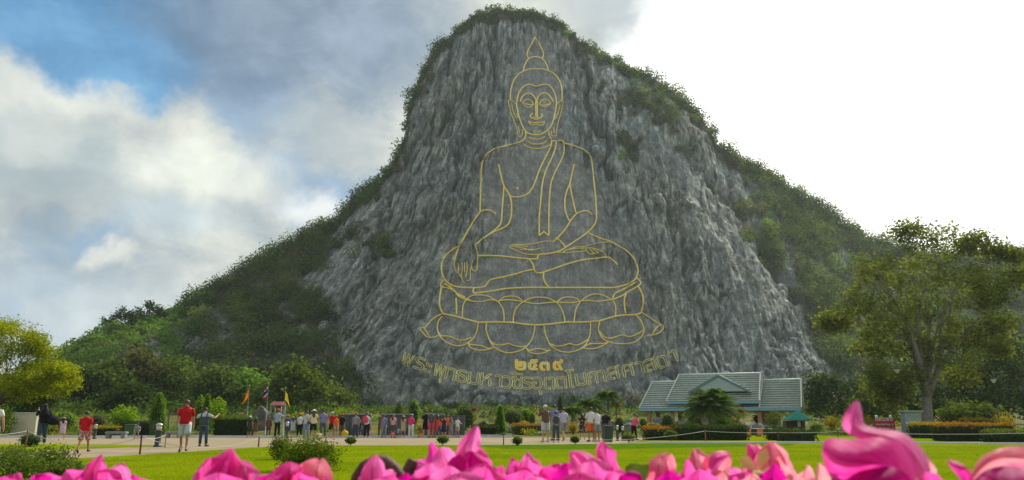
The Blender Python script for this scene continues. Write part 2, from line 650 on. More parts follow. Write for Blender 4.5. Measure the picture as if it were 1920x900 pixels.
# how overgrown each spot is (also drives the shrubs)
ridge_d = PYg - ridge_y
near_ridge = 1 - sst(ridge_d, 12, 30 + 8 * fbm(PXg / 30, PYg / 30, octv=2))
veg = np.maximum(left_out * (.55 + .45 * sst(fbm(PXg / 45, PYg / 45, octv=3), -.35, .35)),
                 right_out * (.45 + .55 * sst(fbm(PXg / 45 + 9, PYg / 45, octv=3), -.3, .3)))
veg = np.maximum(veg, near_ridge)
for cx, cy, rx, ry in ((1180, 275, 40, 55), (1205, 190, 75, 50), (1150, 170, 45, 30), (1290, 250, 55, 50), (1130, 110, 40, 28), (1240, 215, 40, 30),
                       (720, 470, 40, 16), (740, 300, 18, 40), (1400, 420, 40, 70), (890, 35, 45, 14)):
    veg = np.maximum(veg, ell(cx, cy, rx, ry, .6) * sst(fbm(PXg / 22, PYg / 22, octv=3), -.5, .2))
veg = np.maximum(veg, .8 * sst(PYg, 748, 772) * (1 - .0 * V))
vattr('veg', veg, 1.0)
vattr('carve', smooth_m, 0.0)
vattr('crack', crack * (1 - .85 * smooth_m), 0.0)
vattr('fan', A, 0.0)
vattr('row', PYg / 100, 0.0)

m, t, out = new_mat('limestone')
oc = t.node('ShaderNodeTexCoord').outputs['Object']
fan = t.node('ShaderNodeAttribute', attribute_name='fan').outputs['Fac']
row = t.node('ShaderNodeAttribute', attribute_name='row').outputs['Fac']
vg = t.node('ShaderNodeAttribute', attribute_name='veg').outputs['Fac']
cv = t.node('ShaderNodeAttribute', attribute_name='carve').outputs['Fac']
cb = t.node('ShaderNodeCombineXYZ')
t.put(cb.inputs[0], t.math('MULTIPLY', fan, 40.0))
t.put(cb.inputs[1], t.math('MULTIPLY', row, 2.4))
streak = t.noise(cb.outputs[0], 1.0, 6, .65)
cb2 = t.node('ShaderNodeCombineXYZ')
t.put(cb2.inputs[0], t.math('MULTIPLY', fan, 140.0))
t.put(cb2.inputs[1], t.math('MULTIPLY', row, 16.0))
streak2 = t.noise(cb2.outputs[0], 1.0, 4, .7)
big = t.noise(oc, .035, 5, .6)
n1 = t.noise(oc, .28, 8, .68)
val = t.math('ADD', t.math('MULTIPLY', streak, .42), t.math('ADD', t.math('MULTIPLY', n1, .33), t.math('MULTIPLY', streak2, .25)))
rock = t.ramp(val, [(.38, (.058, .066, .066)), (.455, (.155, .166, .162)), (.52, (.265, .276, .264)), (.60, (.60, .60, .56))])
warm = t.ramp(big, [(.42, (.94, 1.0, 1.0)), (.58, (1.04, 1.01, .94))])
rock = t.mix(1.0, rock, warm, 'MULTIPLY')
cb3 = t.node('ShaderNodeCombineXYZ')
t.put(cb3.inputs[0], t.math('MULTIPLY', fan, 62.0))
t.put(cb3.inputs[1], t.math('MULTIPLY', row, 4.2))
wet = t.step(t.math('ADD', t.math('MULTIPLY', t.noise(cb3.outputs[0], 1.0, 5, .7), .7), t.math('MULTIPLY', big, .3)), .52, .60)
rock = t.mix(t.math('MULTIPLY', wet, .48), rock, (.070, .078, .076))
chalk = t.step(t.math('ADD', t.math('MULTIPLY', t.noise(oc, .55, 6, .75), .6), t.math('MULTIPLY', streak2, .4)), .555, .64)
rock = t.mix(t.math('MULTIPLY', chalk, .55), rock, (.50, .50, .47))
rust = t.step(t.noise(oc, .06, 6, .7), .60, .70)
rock = t.mix(t.math('MULTIPLY', rust, .18), rock, (.22, .15, .095))
ck = t.node('ShaderNodeAttribute', attribute_name='crack').outputs['Fac']
rock = t.mix(t.math('MULTIPLY', ck, .72), rock, (.040, .048, .048))
face = t.ramp(t.math('ADD', t.math('MULTIPLY', n1, .5), t.math('MULTIPLY', streak2, .5)), [(.38, (.13, .13, .127)), (.50, (.245, .238, .228)), (.62, (.36, .345, .325))])
rock = t.mix(t.math('MULTIPLY', cv, .62), rock, face)
soil = t.ramp(t.noise(oc, .5, 6, .65), [(.3, (.028, .034, .018)), (.52, (.075, .070, .042)), (.68, (.17, .165, .145))])
colr = t.mix(t.math('MULTIPLY', t.step(vg, .25, .9), .85), rock, soil)
hgt = t.math('ADD', t.math('MULTIPLY', t.noise(oc, 1.1, 7, .75), .9), t.math('MULTIPLY', streak2, .7))
bsdf(t, out, colr, .9, 0, bump(t, hgt, .9, .45), .1)
mountain = link('mountain', me, None, m)
tag(mountain, 'steep grey limestone mountain with a bare ribbed cliff face', None, None, 'structure')
bvh = BVHTree.FromPolygons([tuple(p) for p in allv.reshape(-1, 3).tolist()], quads.tolist())


def on_cliff(px, py, off=0.0):
    d = Vector(px_dir(px, py))
    loc, nor, i, dist = bvh.ray_cast(Vector((0, 0, CAMH)), d)
    if loc is None:
        return None
    return loc + Vector((0, -.87, .49)) * off


# ------------------------------------------------------------------ leaf clouds
def leaves(centers, size, rng=RNG, ratio=.55, updown=.5, tint_bias=None, tvar=.22):
    """one bent quad per centre, freely turned"""
    n = len(centers)
    d = rng.normal(size=(n, 3))
    d[:, 2] *= updown
    d /= np.linalg.norm(d, axis=1, keepdims=True) + 1e-9
    r = rng.normal(size=(n, 3))
    a = np.cross(d, r)
    a /= np.linalg.norm(a, axis=1, keepdims=True) + 1e-9
    s = (size * rng.uniform(.65, 1.35, n))[:, None]
    c = np.asarray(centers)
    v = np.stack([c - d * s * .5, c + a * s * ratio * .5, c + d * s * .5, c - a * s * ratio * .5], 1).reshape(-1, 3)
    f = np.arange(n * 4).reshape(n, 4)
    tint = np.clip(rng.normal(.5, tvar, n) + (0 if tint_bias is None else tint_bias), 0, 1)
    return v, f, tint


def clumps(blobs, per, csize, leaf_n, rng=RNG):
    """leaf centres: each blob (centre, radii) holds `per` clumps of leaf_n leaves"""
    out, tb, cc = [], [], []
    for (c, r) in blobs:
        c, r = np.asarray(c), np.asarray(r)
        k = max(3, int(per))
        u = rng.normal(size=(k, 3))
        u /= np.linalg.norm(u, axis=1, keepdims=True)
        u *= rng.random((k, 1)) ** .36
        cen = c + u * r
        cc.append(cen)
        g = rng.normal(size=(k, leaf_n, 3)) * csize * np.array([1, 1, .8])
        out.append((cen[:, None] + g).reshape(-1, 3))
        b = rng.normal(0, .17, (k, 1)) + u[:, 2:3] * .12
        tb.append(np.repeat(b, leaf_n, 1).ravel())
    return np.concatenate(out), np.concatenate(tb), np.concatenate(cc)


def crown_mesh(name, blobs, per, csize, leaf_n, leaf, rng=RNG):
    c, tb, cc = clumps(blobs, per, csize, leaf_n, rng)
    v, f, tint = leaves(c, leaf, rng, tint_bias=tb)
    return np_mesh(name, v, f, tint), cc


# hillside shrubs and trees: one mass
def hillside():
    cand = RNG.random((60000, 2))
    px = -110 + cand[:, 0] * 2150
    ry = np.interp(px, RX, RY)
    py = ry + (775 - ry) * cand[:, 1]
    ci = np.clip(np.searchsorted(cols, px), 0, nc - 1)
    vi = np.clip(((py - 792) / (np.interp(cols[ci], RX, RY) - 792) * (nv - 1)).astype(int), 0, nv - 1)
    vgv = veg[ci, vi]
    area = (775 - ry) / 780
    keep = (RNG.random(len(px)) < np.clip(vgv - .12, 0, 1) ** 1.4 * area * np.where((px < 760) | (px > 1340), .52, .4))
    # the crest carries a close fringe
    ex = RNG.uniform(60, 1700, 640)
    exi = np.clip(np.searchsorted(cols, ex), 0, nc - 1)
    ev = np.clip(((np.interp(ex, RX, RY) + RNG.uniform(0, 16, len(ex)) - 792) / (np.interp(cols[exi], RX, RY) - 792) * (nv - 1)).astype(int), 0, nv - 1)
    ci = np.concatenate([ci[keep], exi])
    vi = np.concatenate([vi[keep], ev])
    pos = front[ci, vi]
    groups = {'hill': [], 'hill_dry': [], 'hill_bright': []}
    for p, c, v in zip(pos, ci, vi):
        x, y = cols[c], PYg[c, v]
        if smooth_m[c, v] > .3 or (y > 742 and 600 < x < 1500 and random.random() < .6):
            continue
        q = random.random()
        dry = .34 if (380 < x < 720 and y > 420) or (1100 < x < 1400 and y > 200) else .12
        if x < 345 and y < 735:
            g = 'hill_bright' if q < .75 else 'hill'
        else:
            g = 'hill_dry' if q < dry else ('hill_bright' if q > .93 else 'hill')
        big_ = random.choice((1.0, 1.4, 1.8, 2.3, 2.8, 3.4)) * random.uniform(.85, 1.15) * (1.25 if left_out[c, v] > .5 or right_out[c, v] > .5 else .85)
        if 770 < x < 1250 and y < 190:
            big_ *= .72
        if x < 360 and y < 690:
            big_ *= .6
        groups[g].append((p + np.array([0, -.3, big_ * .55]), big_))
    for g, lst in groups.items():
        cs, tb = [], []
        for p, s in lst:
            n = int(14 + 10 * s * s + 14 * s)
            u = RNG.normal(size=(n, 3))
            u /= np.linalg.norm(u, axis=1, keepdims=True)
            u *= (RNG.random((n, 1)) ** .4) * s * np.array([1.05, .8, .85])
            u += .16 * s * RNG.normal(size=(n, 3))
            cs.append(p + u)
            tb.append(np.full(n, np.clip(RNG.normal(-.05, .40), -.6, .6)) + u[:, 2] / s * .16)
        cs = np.concatenate(cs)
        v, f, tint = leaves(cs, .72, tint_bias=np.concatenate(tb), ratio=.7, tvar=.12)
        nm = {'hill': 'hillside_woods', 'hill_dry': 'dry_hillside_scrub', 'hill_bright': 'hillside_greenery'}[g]
        o = link(nm, np_mesh(nm, v, f, tint), None, MT[g])
        tag(o, {'hill': 'dark green woods clinging to the crest and flanks of the mountain', 'hill_dry': 'dry brownish scrub scattered over the rocky flanks of the mountain',
                'hill_bright': 'fresh green bushes on the low shoulder of the mountain'}[g], None, None, 'stuff')


hillside()

# ------------------------------------------------------------------ the gold outline figure set into the cliff
mg, t, out = new_mat('gold_inlay')
oc = t.node('ShaderNodeTexCoord').outputs['Object']
gn = t.noise(oc, .35, 4, .6)
bsdf(t, out, t.ramp(gn, [(.34, (.98, .82, .34)), (.50, (1.0, .76, .15)), (.68, (1.0, .60, .07))]), .42, .0, None, .5)
MT['gold'] = mg
MT['pale_gold'] = plain('pale_gold_inlay', (1.0, .78, .28), .5, var=.25, scale=.4, bmp=0)


def smooth_line(pts, step=2.2):
    p = [np.array(q, float) for q in pts]
    if len(p) < 3:
        n = max(2, int(np.linalg.norm(p[1] - p[0]) / step))
        return [p[0] + (p[1] - p[0]) * i / n for i in range(n + 1)]
    res = []
    for i in range(len(p) - 1):
        p0, p1, p2, p3 = p[max(i - 1, 0)], p[i], p[i + 1], p[min(i + 2, len(p) - 1)]
        n = max(1, int(np.linalg.norm(p2 - p1) / step))
        for j in range(n):
            s = j / n
            res.append(.5 * ((2 * p1) + (-p0 + p2) * s + (2 * p0 - 5 * p1 + 4 * p2 - p3) * s * s + (-p0 + 3 * p1 - 3 * p2 + p3) * s ** 3))
    res.append(p[-1])
    return res


def inlay(mb, pts, r=.19, raw=False, step=2.2):
    line = pts if raw else smooth_line(pts, step)
    w = [on_cliff(q[0], q[1], .16) for q in line]
    w = [q for q in w if q is not None]
    if len(w) > 1:
        mb.tube(w, r, 6)


FIG = {
    'finial': [[(1003, 70), (997, 82), (990, 95), (988, 103), (991, 110)], [(1003, 70), (1010, 82), (1017, 95), (1019, 102), (1017, 110)]],
    'topknot': [[(981, 134), (984, 122), (990, 112), (998, 108), (1006, 107.5), (1014, 109), (1021, 115), (1026, 125), (1028, 133)]],
    'hair_outline': [[(956.5, 188), (957, 175), (959, 163), (964, 150), (972, 140), (984, 133), (995, 130.5), (1005, 130), (1017, 130), (1028, 133), (1040, 140), (1049, 152), (1053, 165), (1054, 180), (1053.5, 189)]],
    'face_outline': [[(1005, 163), (998, 160), (990, 159), (982, 163), (975, 171), (971, 180), (969, 190), (969, 200), (972, 215), (976, 228), (981, 240), (988, 249), (997, 253), (1005, 253.5), (1014, 252.5), (1024, 247), (1033, 237), (1038, 224), (1041, 210), (1043, 197), (1043, 188), (1041, 178), (1036, 168), (1030, 161), (1022, 159), (1014, 160), (1005, 163)]],
    'brow': [[(976, 192), (978, 184), (984, 178), (991, 176), (998, 178), (1003, 184), (1006, 190)]],
    'brow.001': [[(1006, 190), (1009, 182), (1014, 177), (1021, 175), (1028, 178), (1034, 185), (1037, 192)]],
    'nose': [[(1004.6, 190), (1004.6, 222)], [(1007.4, 190), (1007.4, 222)], [(1001, 222), (996, 222), (994, 219), (996, 215), (999, 213.5)], [(1009, 223), (1015, 221), (1017, 218), (1015, 214)], [(1000, 223), (1006, 224.5), (1012, 222)]],
    'eye': [[(979, 194), (984, 189), (990, 187), (995, 189), (1000, 197), (994, 197), (987, 196), (979, 194)], [(981, 197), (987, 201), (993, 202), (998, 198)]],
    'eye.001': [[(1011, 197), (1015, 190), (1021, 187), (1028, 189), (1032, 194), (1025, 197), (1018, 198), (1011, 197)], [(1014, 199), (1019, 201), (1025, 200), (1031, 196)]],
    'mouth': [[(991, 228), (998, 231), (1006, 230.5), (1014, 231), (1021, 228)], [(991, 228), (994, 234), (1000, 235), (1006, 233), (1013, 236), (1019, 234), (1021, 228)]],
    'chin': [[(1000, 245), (1002, 249), (1006, 250.5)], [(1008, 250), (1011, 248), (1012, 245)]],
    'ear': [[(957, 188), (953, 190), (955, 200), (959, 215), (965, 230), (969, 242), (971, 253), (974, 257), (978, 256), (980, 250), (979, 243)], [(957, 188), (963, 191), (968, 196)], [(960, 197), (962, 208), (967, 220), (971, 222), (969, 213)], [(972, 238), (974, 250)]],
    'ear.001': [[(1053.5, 189), (1056, 191), (1054, 202), (1051, 215), (1046, 232), (1044, 243), (1043, 254), (1039, 256), (1034, 254), (1034, 246)], [(1053, 189), (1047, 192), (1043, 196)], [(1050, 198), (1047, 210), (1043, 220), (1039, 225), (1042, 214)], [(1039, 240), (1038, 250)]],
    'neck': [[(992, 258), (998, 261), (1006, 262), (1014, 261), (1021, 257)], [(989, 266), (997, 270), (1007, 271), (1017, 270), (1025, 265)], [(982, 271), (989, 276), (1000, 279), (1012, 279), (1022, 277), (1033, 271)], [(1029, 246), (1030, 255), (1034, 262)]],
    'shoulder': [[(985, 246), (986, 254), (983, 261), (977, 266), (965, 270), (945, 275), (925, 281), (913, 290), (906, 301), (903, 315), (902, 340), (901, 370), (900, 398)]],
    'shoulder.001': [[(1057, 269), (1070, 272), (1088, 278), (1100, 285), (1108, 297), (1111, 315), (1114, 345), (1117, 375), (1118, 400), (1118, 412), (1114, 423), (1104, 434)]],
    'robe': [[(1034, 265), (1032, 277), (1024, 293), (1012, 318), (1004, 340), (997, 355), (988, 365), (975, 370), (963, 370), (956, 368)], [(1043, 265), (1041, 279), (1034, 298), (1023, 322), (1017, 345), (1014, 375), (1011, 410), (1011, 443)], [(1054, 264), (1057, 268), (1057, 288), (1050, 305), (1040, 325), (1033, 345), (1030, 375), (1029, 410), (1029, 443)], [(1034, 265), (1043, 265)], [(1046, 264), (1054, 264)], [(1011, 443), (1020, 435)], [(1020, 435), (1029, 443)]],
    'nipple': [[(968, 354), (970, 352.5), (972, 354), (970, 355.5), (968, 354)], [(968.5, 354), (971.5, 354)]],
    'torso_side': [[(935, 309), (939, 328), (944, 347), (950, 358), (956, 368), (959, 382), (959, 402), (956, 415), (952, 422), (944, 428), (925, 436), (908, 446), (897, 455), (891, 460)]],
    'torso_side.001': [[(1076, 309), (1072, 328), (1068, 346), (1063, 358), (1059, 375), (1060, 395), (1064, 408), (1068, 415)]],
    'arm': [[(945, 350), (943, 375), (941, 400), (940, 415), (936, 424), (925, 434), (919, 438)], [(900, 398), (908, 395), (918, 395), (926, 399), (930, 403)], [(900, 398), (890, 412), (878, 432), (868, 450), (862, 462), (857, 473), (853, 487)]],
    'arm.001': [[(1068, 346), (1072, 365), (1076, 385), (1080, 400)], [(1036, 455), (1046, 446), (1060, 430), (1070, 414), (1080, 402), (1088, 398), (1096, 396), (1104, 398), (1110, 403)], [(1043, 446), (1050, 452), (1056, 458), (1059, 463)], [(1104, 435), (1090, 445), (1075, 455), (1061, 464), (1050, 471), (1030, 476), (1010, 478)]],
    'hand': [[(891, 460), (894, 470), (896, 480), (895, 490), (894, 507), (890, 509), (885, 505), (884, 498), (887, 489)], [(853, 487), (852, 500), (855, 509), (861, 514), (863, 520)], [(866, 492), (867, 505), (865, 516), (868, 529), (871, 531)], [(875, 491), (876, 505), (873, 520)], [(882, 502), (882, 522), (881, 526), (875, 527)], [(859, 494), (860, 510)], [(871, 493), (871, 512)]],
    'hand.001': [[(1036, 453), (1022, 453), (1012, 455), (1000, 458), (985, 459), (968, 459), (958, 461), (955, 464), (960, 467), (972, 472), (985, 477), (1000, 478), (1010, 478)], [(960, 462), (986, 467)], [(966, 461), (990, 463)], [(975, 469), (1000, 468)], [(985, 467), (995, 470), (1005, 468), (1015, 466)]],
    'leg': [[(862, 462), (848, 469), (836, 480), (829, 493), (828, 505), (830, 516), (836, 527), (846, 535), (860, 539), (880, 540), (900, 540), (910, 537), (915, 530), (921, 525), (940, 521), (965, 515), (985, 509), (1001, 506)], [(897, 480), (915, 480), (940, 481), (965, 484), (990, 486), (1008, 486), (1008, 482), (1010, 478)], [(990, 486), (997, 492), (1001, 502), (1003, 509), (1008, 513), (1020, 511)]],
    'leg.001': [[(1103, 437), (1115, 443), (1130, 449), (1145, 454), (1160, 462), (1175, 471), (1186, 482), (1193, 495), (1196, 508), (1194, 518), (1189, 526), (1178, 533), (1165, 537), (1150, 540), (1120, 540), (1080, 540), (1030, 540), (990, 540), (950, 542), (920, 547), (895, 550), (888, 550), (887, 546), (889, 540)], [(1020, 511), (1040, 504), (1060, 497), (1080, 491), (1100, 487), (1120, 485), (1137, 483), (1145, 485), (1153, 492), (1158, 497)], [(1019, 511), (1019, 522), (1023, 532), (1030, 540)]],
    'foot': [[(1145, 454), (1125, 456), (1105, 460), (1095, 463), (1080, 464), (1070, 467), (1055, 473)], [(1060, 470), (1075, 467), (1095, 466), (1110, 466), (1125, 470), (1133, 475), (1137, 482)], [(1098, 468), (1105, 477)], [(1105, 468), (1115, 477)], [(1112, 468), (1122, 474)], [(1105, 477), (1115, 476), (1122, 474)], [(1040, 474), (1070, 474), (1098, 471)]],
    'lotus_rim': [[(833, 526), (826, 534), (827, 538), (840, 541), (852, 546), (860, 556), (875, 562), (881, 563)], [(833, 532), (845, 540), (858, 552), (872, 558)], [(828, 538), (825, 555), (824, 570), (827, 582), (831, 589)], [(855, 560), (856, 575), (856, 590)]],
    'lotus_rim.001': [[(1192, 520), (1200, 528), (1201, 533), (1196, 537), (1185, 544), (1175, 549), (1165, 556), (1150, 562)], [(1148, 561), (1153, 551), (1165, 545), (1180, 537), (1192, 530)], [(1197, 538), (1204, 552), (1206, 565), (1205, 575), (1202, 586)], [(1175, 549), (1171, 560), (1171, 575), (1173, 588)]],
    'lotus_waist': [[(831, 589), (850, 593), (870, 598), (885, 602), (897, 605), (915, 605), (945, 605), (965, 606), (985, 609), (1010, 610), (1035, 608), (1060, 605), (1080, 605), (1105, 604), (1125, 602), (1145, 596), (1165, 592), (1190, 591), (1202, 587)]],
    'petal': [[(873, 563), (885, 555), (900, 554), (915, 556), (928, 563), (935, 567)], [(873, 563), (890, 566), (905, 566), (918, 563), (930, 564), (935, 567)], [(873, 563), (868, 575), (867, 595)], [(935, 567), (942, 578), (945, 592), (945, 604)]],
    'petal.001': [[(935, 566), (945, 558), (960, 556), (972, 559), (980, 565)], [(935, 565), (950, 563), (965, 564), (978, 566)]],
    'petal.002': [[(980, 567), (995, 560), (1010, 558), (1028, 560), (1042, 567)], [(980, 566), (995, 569), (1010, 570), (1030, 568), (1044, 567)], [(980, 567), (968, 578), (963, 592), (962, 606)], [(1044, 568), (1053, 580), (1058, 595), (1059, 606)]],
    'petal.003': [[(1044, 567), (1055, 559), (1068, 558), (1080, 560), (1088, 566)], [(1044, 567), (1060, 568), (1075, 568), (1088, 565)]],
    'petal.004': [[(1088, 566), (1100, 557), (1115, 552), (1130, 554), (1142, 560), (1149, 563)], [(1088, 565), (1105, 564), (1120, 566), (1135, 564), (1149, 562)], [(1088, 566), (1080, 580), (1077, 595), (1076, 604)], [(1149, 563), (1154, 575), (1154, 594)]],
    'petal.005': [[(831, 589), (820, 593), (808, 602), (797, 614), (788, 615), (788, 618), (795, 627), (803, 633), (815, 633), (821, 630)], [(795, 615), (805, 631)]],
    'petal.006': [[(1203, 587), (1215, 594), (1228, 603), (1238, 609), (1244, 612), (1243, 617), (1235, 625), (1222, 629), (1212, 630)], [(1238, 609), (1230, 616), (1222, 628)]],
    'petal.007': [[(829, 594), (822, 603), (820, 615), (822, 625), (828, 635), (840, 644), (855, 649), (868, 648), (878, 643), (888, 634), (894, 622), (897, 605)], [(821, 622), (827, 630), (840, 631), (850, 634), (862, 639), (875, 637), (884, 634)]],
    'petal.008': [[(878, 643), (882, 652), (895, 657), (910, 657), (925, 653)], [(880, 646), (893, 648), (903, 649), (915, 654), (925, 653)]],
    'petal.009': [[(913, 606), (911, 615), (913, 625), (918, 638), (925, 650), (935, 657), (950, 662), (965, 661), (980, 656), (990, 647), (998, 635), (1002, 620), (1003, 611)], [(916, 635), (925, 645), (940, 648), (953, 645), (965, 649), (980, 651), (988, 649)]],
    'petal.010': [[(986, 653), (993, 661), (1005, 664), (1018, 663), (1032, 657)], [(986, 653), (993, 658), (1003, 655), (1015, 655), (1025, 658), (1032, 657)]],
    'petal.011': [[(1020, 612), (1022, 625), (1027, 638), (1032, 648), (1045, 657), (1060, 661), (1075, 660), (1090, 654), (1099, 645), (1105, 632), (1107, 618), (1107, 604)], [(1030, 645), (1045, 650), (1058, 648), (1068, 645), (1080, 648), (1092, 644), (1102, 637)]],
    'petal.012': [[(1092, 653), (1105, 655), (1120, 653), (1133, 647), (1140, 643)], [(1094, 652), (1105, 646), (1118, 645), (1130, 645), (1140, 642)]],
    'petal.013': [[(1125, 602), (1122, 615), (1124, 625), (1130, 635), (1140, 641), (1155, 645), (1175, 645), (1190, 642), (1202, 633), (1207, 622), (1206, 612), (1200, 600), (1193, 592)], [(1125, 622), (1132, 632), (1145, 635), (1158, 631), (1168, 629), (1180, 632), (1193, 628), (1206, 620)]],
}
THIN = ('petal', 'hand', 'foot', 'chin', 'ear', 'neck', 'eye', 'mouth')
fig = empty('buddha_engraving', on_cliff(1010, 660), 'huge seated buddha on a lotus drawn in gold outline on the grey cliff', 'rock engraving')
fig_inv = Matrix.Translation(-Vector(fig.location))


def shift(mb, loc):
    mb.v = [(p[0] - loc[0], p[1] - loc[1], p[2] - loc[2]) for p in mb.v]


for nm, lines in FIG.items():
    mb = MB()
    k = nm.split('.')[0]
    for ln in lines:
        inlay(mb, ln, (.14 if k in ('hand', 'foot', 'ear', 'chin') else .185) if k in THIN else .255)
    shift(mb, fig.location)
    mb.build(k, MT['gold'], fig)

# the gold lettering under the figure
ins = empty('cliff_inscription', on_cliff(1010, 735), 'curved line of gold outlined Thai letters on the cliff under the lotus', 'inscription')
yr = empty('cliff_date', on_cliff(1012, 692), 'four solid gold Thai numerals on the cliff between lotus and lettering', 'inscription')
GLY = [('พ', 764, 675), ('ร', 787, 682), ('ะ', 803, 690), ('พุ', 824, 695), ('ท', 845, 702), ('ธ', 866, 706), ('ม', 888, 710), ('ห', 911, 712), ('า', 934, 715),
       ('ว', 951, 717), ('ชิ', 970, 718), ('ร', 988, 719), ('อุ', 1007, 719), ('ต', 1030, 719), ('ต', 1052, 718), ('โ', 1070, 716), ('ม', 1089, 712), ('ภ', 1110, 709),
       ('า', 1128, 706), ('ส', 1150, 700), ('ศ', 1177, 695), ('า', 1199, 690), ('ส', 1218, 685), ('ด', 1240, 679), ('า', 1262, 668)]
tcu = bpy.data.curves.new('lettering', 'FONT')
tob = bpy.data.objects.new('lettering', tcu)
COL.objects.link(tob)
tcu.resolution_u = 3


def glyph(ch):
    tcu.body = ch
    dg = bpy.context.evaluated_depsgraph_get()
    dg.update()
    cu = tob.evaluated_get(dg).to_curve(dg)
    outl = []
    for sp in cu.splines:
        bp = sp.bezier_points
        pts = []
        for i in range(len(bp)):
            a, b = bp[i], bp[(i + 1) % len(bp)]
            for s in (0, .34, .67):
                q = a.co * (1 - s) ** 3 + a.handle_right * 3 * s * (1 - s) ** 2 + b.handle_left * 3 * s * s * (1 - s) + b.co * s ** 3
                pts.append((q.x, q.y))
        pts.append(pts[0])
        outl.append(pts)
    tob.evaluated_get(dg).to_curve_clear()
    return outl


gx = [g[1] for g in GLY]
gy = [g[2] for g in GLY]
for i, (ch, cx, cy) in enumerate(GLY):
    j0, j1 = max(i - 2, 0), min(i + 2, len(GLY) - 1)
    ang = math.atan2(gy[j1] - gy[j0], gx[j1] - gx[j0])
    ol = glyph(ch)
    xs = [p[0] for p in ol[0]]
    mx = (min(xs) + max(xs)) / 2
    S = 41.0
    kx = min(1.2, 20.0 / (S * (max(xs) - min(xs)))) if ch[0] not in 'าโะ' else 1.1
    mb = MB()
    for pts in ol:
        loop = []
        for x, y in pts:
            u, v = (x - mx) * S * kx, -(y - .28) * S
            loop.append((cx + u * math.cos(ang) - v * math.sin(ang), cy + u * math.sin(ang) + v * math.cos(ang)))
        inlay(mb, loop, .115, raw=True)
    shift(mb, ins.location)
    mb.build('letter', MT['pale_gold'], ins)
for ch, cx, cy in (('๒', 976, 686), ('๕', 999, 686), ('๓', 1021, 687), ('๙', 1046, 686)):
    ol = glyph(ch)
    xs = [p[0] for p in ol[0]]
    mx = (min(xs) + max(xs)) / 2
    mb = MB()
    for pts in ol:
        inlay(mb, [(cx + (x - mx) * 38, cy - (y - .26) * 32) for x, y in pts], .27, raw=True)
    shift(mb, yr.location)
    mb.build('numeral', MT['gold'], yr)
bpy.data.objects.remove(tob)

# ------------------------------------------------------------------ ground, lawn, road, kerbs
mgd, t, out = new_mat('garden_ground')
oc = t.node('ShaderNodeTexCoord').outputs['Object']
n = t.noise(oc, .12, 6, .65)
n2 = t.noise(oc, 3.0, 5, .7)
colr = t.ramp(t.math('ADD', t.math('MULTIPLY', n, .6), t.math('MULTIPLY', n2, .4)),
              [(.38, (.030, .045, .014)), (.47, (.065, .085, .015)), (.55, (.14, .13, .016)), (.66, (.12, .09, .045))])
bsdf(t, out, colr, .9, 0, bump(t, n2, .6, .08), .1)
xs = np.unique(np.concatenate([np.linspace(-430, -160, 12), np.linspace(-160, 160, 81), np.linspace(160, 430, 12)]))
ys = np.unique(np.concatenate([np.linspace(-60, -5, 6), np.linspace(-5, 210, 108), np.linspace(210, 470, 14)]))
gv = []
for x in xs:
    for y in ys:
        z = gz(x, y)
        if 62 < y < 205:
            z += .22 * float(vnoise(x / 7.0, y / 7.0)) * min((y - 62) / 10, 1)
        gv.append((x, y, z - .012))
ny = len(ys)
gi = np.arange(len(gv)).reshape(len(xs), ny)
gf = np.stack([gi[:-1, :-1], gi[1:, :-1], gi[1:, 1:], gi[:-1, 1:]], -1).reshape(-1, 4)
tag(link('ground', np_mesh('ground', np.array(gv), gf, smooth=True), None, mgd), 'yellow green garden ground rising towards the cliff', None, None, 'structure')


def sheet(name, pts, z, mat, label):
    """a flat sheet on the ground from a list of (x, y)"""
    mb = MB()
    mb.add([(x, y, z) for x, y in pts], [tuple(range(len(pts)))])
    o = mb.build(name, mat)
    return tag(o, label, None, None, 'structure')


def gp(px, py):
    Y = y_ground(py)
    return (x_of(px, Y, 0), Y)


mr, t, out = new_mat('tan_paving')
oc = t.node('ShaderNodeTexCoord').outputs['Object']
n = t.noise(oc, .5, 6, .6)
mp = t.vmath('MULTIPLY', oc, (.06, 1.6, 1))
n2 = t.noise(mp, 1.0, 4, .6)
colr = t.ramp(t.math('ADD', t.math('MULTIPLY', n, .5), t.math('MULTIPLY', n2, .5)), [(.34, (.235, .185, .115)), (.66, (.36, .290, .185))])
bsdf(t, out, colr, .9, 0, bump(t, t.noise(oc, 25, 3), .3, .01), .15)
MT['paving'] = mr
ml, t, out = new_mat('mown_lawn')
oc = t.node('ShaderNodeTexCoord').outputs['Object']
n = t.noise(oc, .35, 5, .6)
n2 = t.noise(oc, 9.0, 4, .7)
colr = t.ramp(t.math('ADD', t.math('MULTIPLY', n, .55), t.math('MULTIPLY', n2, .45)),
              [(.33, (.090, .145, .004)), (.50, (.172, .226, .003)), (.66, (.250, .275, .006))])
bsdf(t, out, colr, .95, 0, bump(t, t.noise(oc, 30, 4, .8), .7, .03), .0)
MT['lawn'] = ml

Y_FAR = y_ground(820.5)
sheet('road', [(-80, 14), (80, 14), (80, Y_FAR), (-80, Y_FAR)], .0, MT['paving'], 'broad tan paved road in front of the crowd')
